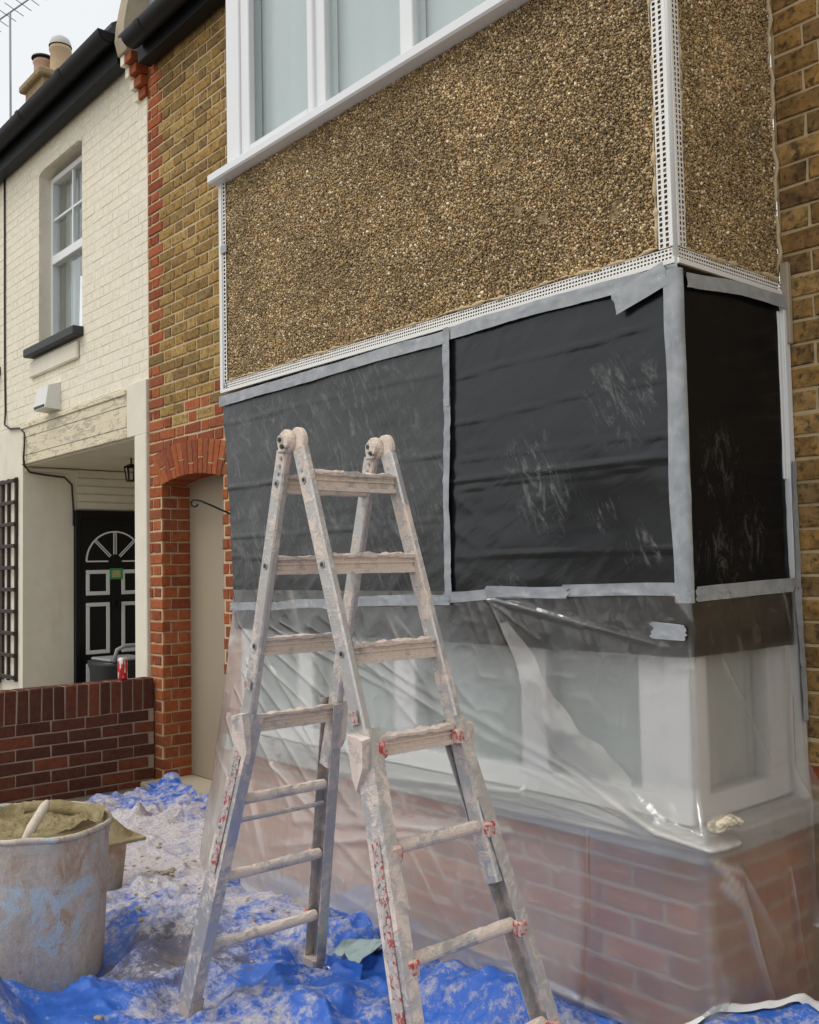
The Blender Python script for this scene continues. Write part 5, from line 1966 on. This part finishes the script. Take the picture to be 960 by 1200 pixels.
# never poke through the polythene: the edge tucks down beside the bay
main = obj('tarpaulin', npmesh('tarpaulin', np.stack([X, Y, Z], -1).reshape(-1, 3), grid_faces(nu, nv), M_TARP, True))
tag(main, 'large crumpled blue tarpaulin dusted with plaster covering the ground', 'tarpaulin')
# folded-back corner with an eyelet
def corner(U, V):
    X = -1.20 + .24 * U + .03 * V + .02 * (fbm(V * 4, U * 4, 0, 2, 31) - .5)
    Y = -.46 + .17 * V - .04 * U + .03 * (fbm(U * 5, V * 3, 0, 2, 32) - .5)
    Zc = .10 + .04 * U + .045 * np.sin(V * 2.6) - .02 * V + .030 * ridged(X * 9 + Y * 4, Y * 11, 2, 3) ** 2
    return np.stack([X, Y, Zc], -1)
fold = thing('tarpaulin_corner', 'folded-back tarpaulin corner with grey-green underside and metal eyelet', 'tarpaulin', (-1.1, -.4, .05))
wrinkled(40, 40, corner, 'underside', M_TARPUNDER, fold)
def hem(U, V):
    X = -1.205 + .265 * U
    Y = -.46 - .04 * U - .012 - .02 * V
    Zc = .10 + .05 * U - .085 * V + .006 * ridged(X * 12, V * 2, 2, 8)
    return np.stack([X, Y, Zc], -1)
wrinkled(24, 10, hem, 'hem', M_TARP2, fold)
mb = MB()
mb.tube([(-1.165 + .013 * math.cos(a), -.487 - .001, .062 + .013 * math.sin(a)) for a in np.linspace(0, 2 * math.pi, 15)], .005, 6)
mb.build('eyelet', M_EYELET, fold, True)

# bunched-up clean tarpaulin against the right corner of the bay
t2 = thing('bunched_tarpaulin', 'bright blue tarpaulin bunched against the foot of the bay corner', 'tarpaulin', (.1, -.2, 0))
nu, nv = 110, 70
U, Vv = np.meshgrid(np.linspace(0, 1, nu), np.linspace(0, 1, nv), indexing='ij')
cxs = np.linspace(0, 1, 6)
X = -.24 + .85 * U
Yb = np.interp(U, [0, .35, .5, .6, 1], [-.24, -.20, -.02, .12, .40])
Y = Yb - .85 * (1 - Vv) + .03
Hh = np.interp(U, [0, .12, .3, .45, .6, .8, 1], [.02, .06, .15, .19, .18, .17, .16])
Z = .012 + Hh * sstep(0, .9, Vv) * (.8 + .35 * ridged(X * 3.2, Y * 3.2, 2, 51)) + .03 * ridged(X * 6, Y * 6, 2, 52) ** 2 * sstep(0, .3, Vv)
obj('sheet', npmesh('sheet', np.stack([X, Y, Z], -1).reshape(-1, 3), grid_faces(nu, nv), M_TARP2, True), t2)
# its dusty white hem along the top edge
n = nu
e0 = np.stack([X[:, -1], Y[:, -1], Z[:, -1]], -1)
rows = []
for j, (dy, dz) in enumerate(((-.03, .004), (-.012, .016), (.004, .018), (.014, .004), (.018, -.05), (.02, -.2))):
    rows.append(e0 + np.array([0, dy, dz]) + np.array([0, 0, 1]) * (.006 * ridged(X[:, -1] * 10, 0 * X[:, -1] + j, 2, 54))[:, None])
P = np.stack(rows, 1)
obj('hem', npmesh('hem', P.reshape(-1, 3), grid_faces(n, 6), M_TARPEDGE, True), t2)

# plaster crumbs scattered over the sheet
rg = np.random.default_rng(5)
mb = MB()
for i in range(260):
    x, y = rg.normal(-2.6, .7), rg.normal(-.45, .32)
    if y > .3 or x < -4 or (y > -.12 and x > -2.9) or math.hypot(x - BX, y - BY) < .34:
        continue
    z = float(tarp_h(np.array([x]), np.array([y]))[0])
    s = float(np.clip(rg.lognormal(math.log(.008), .5), .004, .03))
    V, F = [], []
    for a in range(5):
        for zz, q in ((0, 1.0), (.5, .9)):
            V.append((x + s * q * rg.uniform(.7, 1.3) * math.cos(a * 1.2566), y + s * q * rg.uniform(.7, 1.3) * math.sin(a * 1.2566), z + s * zz * rg.uniform(.7, 1.2)))
    V.append((x, y, z + s * .8))
    F = [(2 * a, 2 * ((a + 1) % 5), 2 * ((a + 1) % 5) + 1, 2 * a + 1) for a in range(5)] + [(2 * a + 1, 2 * ((a + 1) % 5) + 1, 10) for a in range(5)]
    mb.add(V, F)
o = mb.build('plaster_crumbs', M_MORTAR_GREY)
o['kind'] = 'stuff'
o['label'] = 'grey plaster crumbs scattered over the dusty part of the tarpaulin'
o['category'] = 'debris'
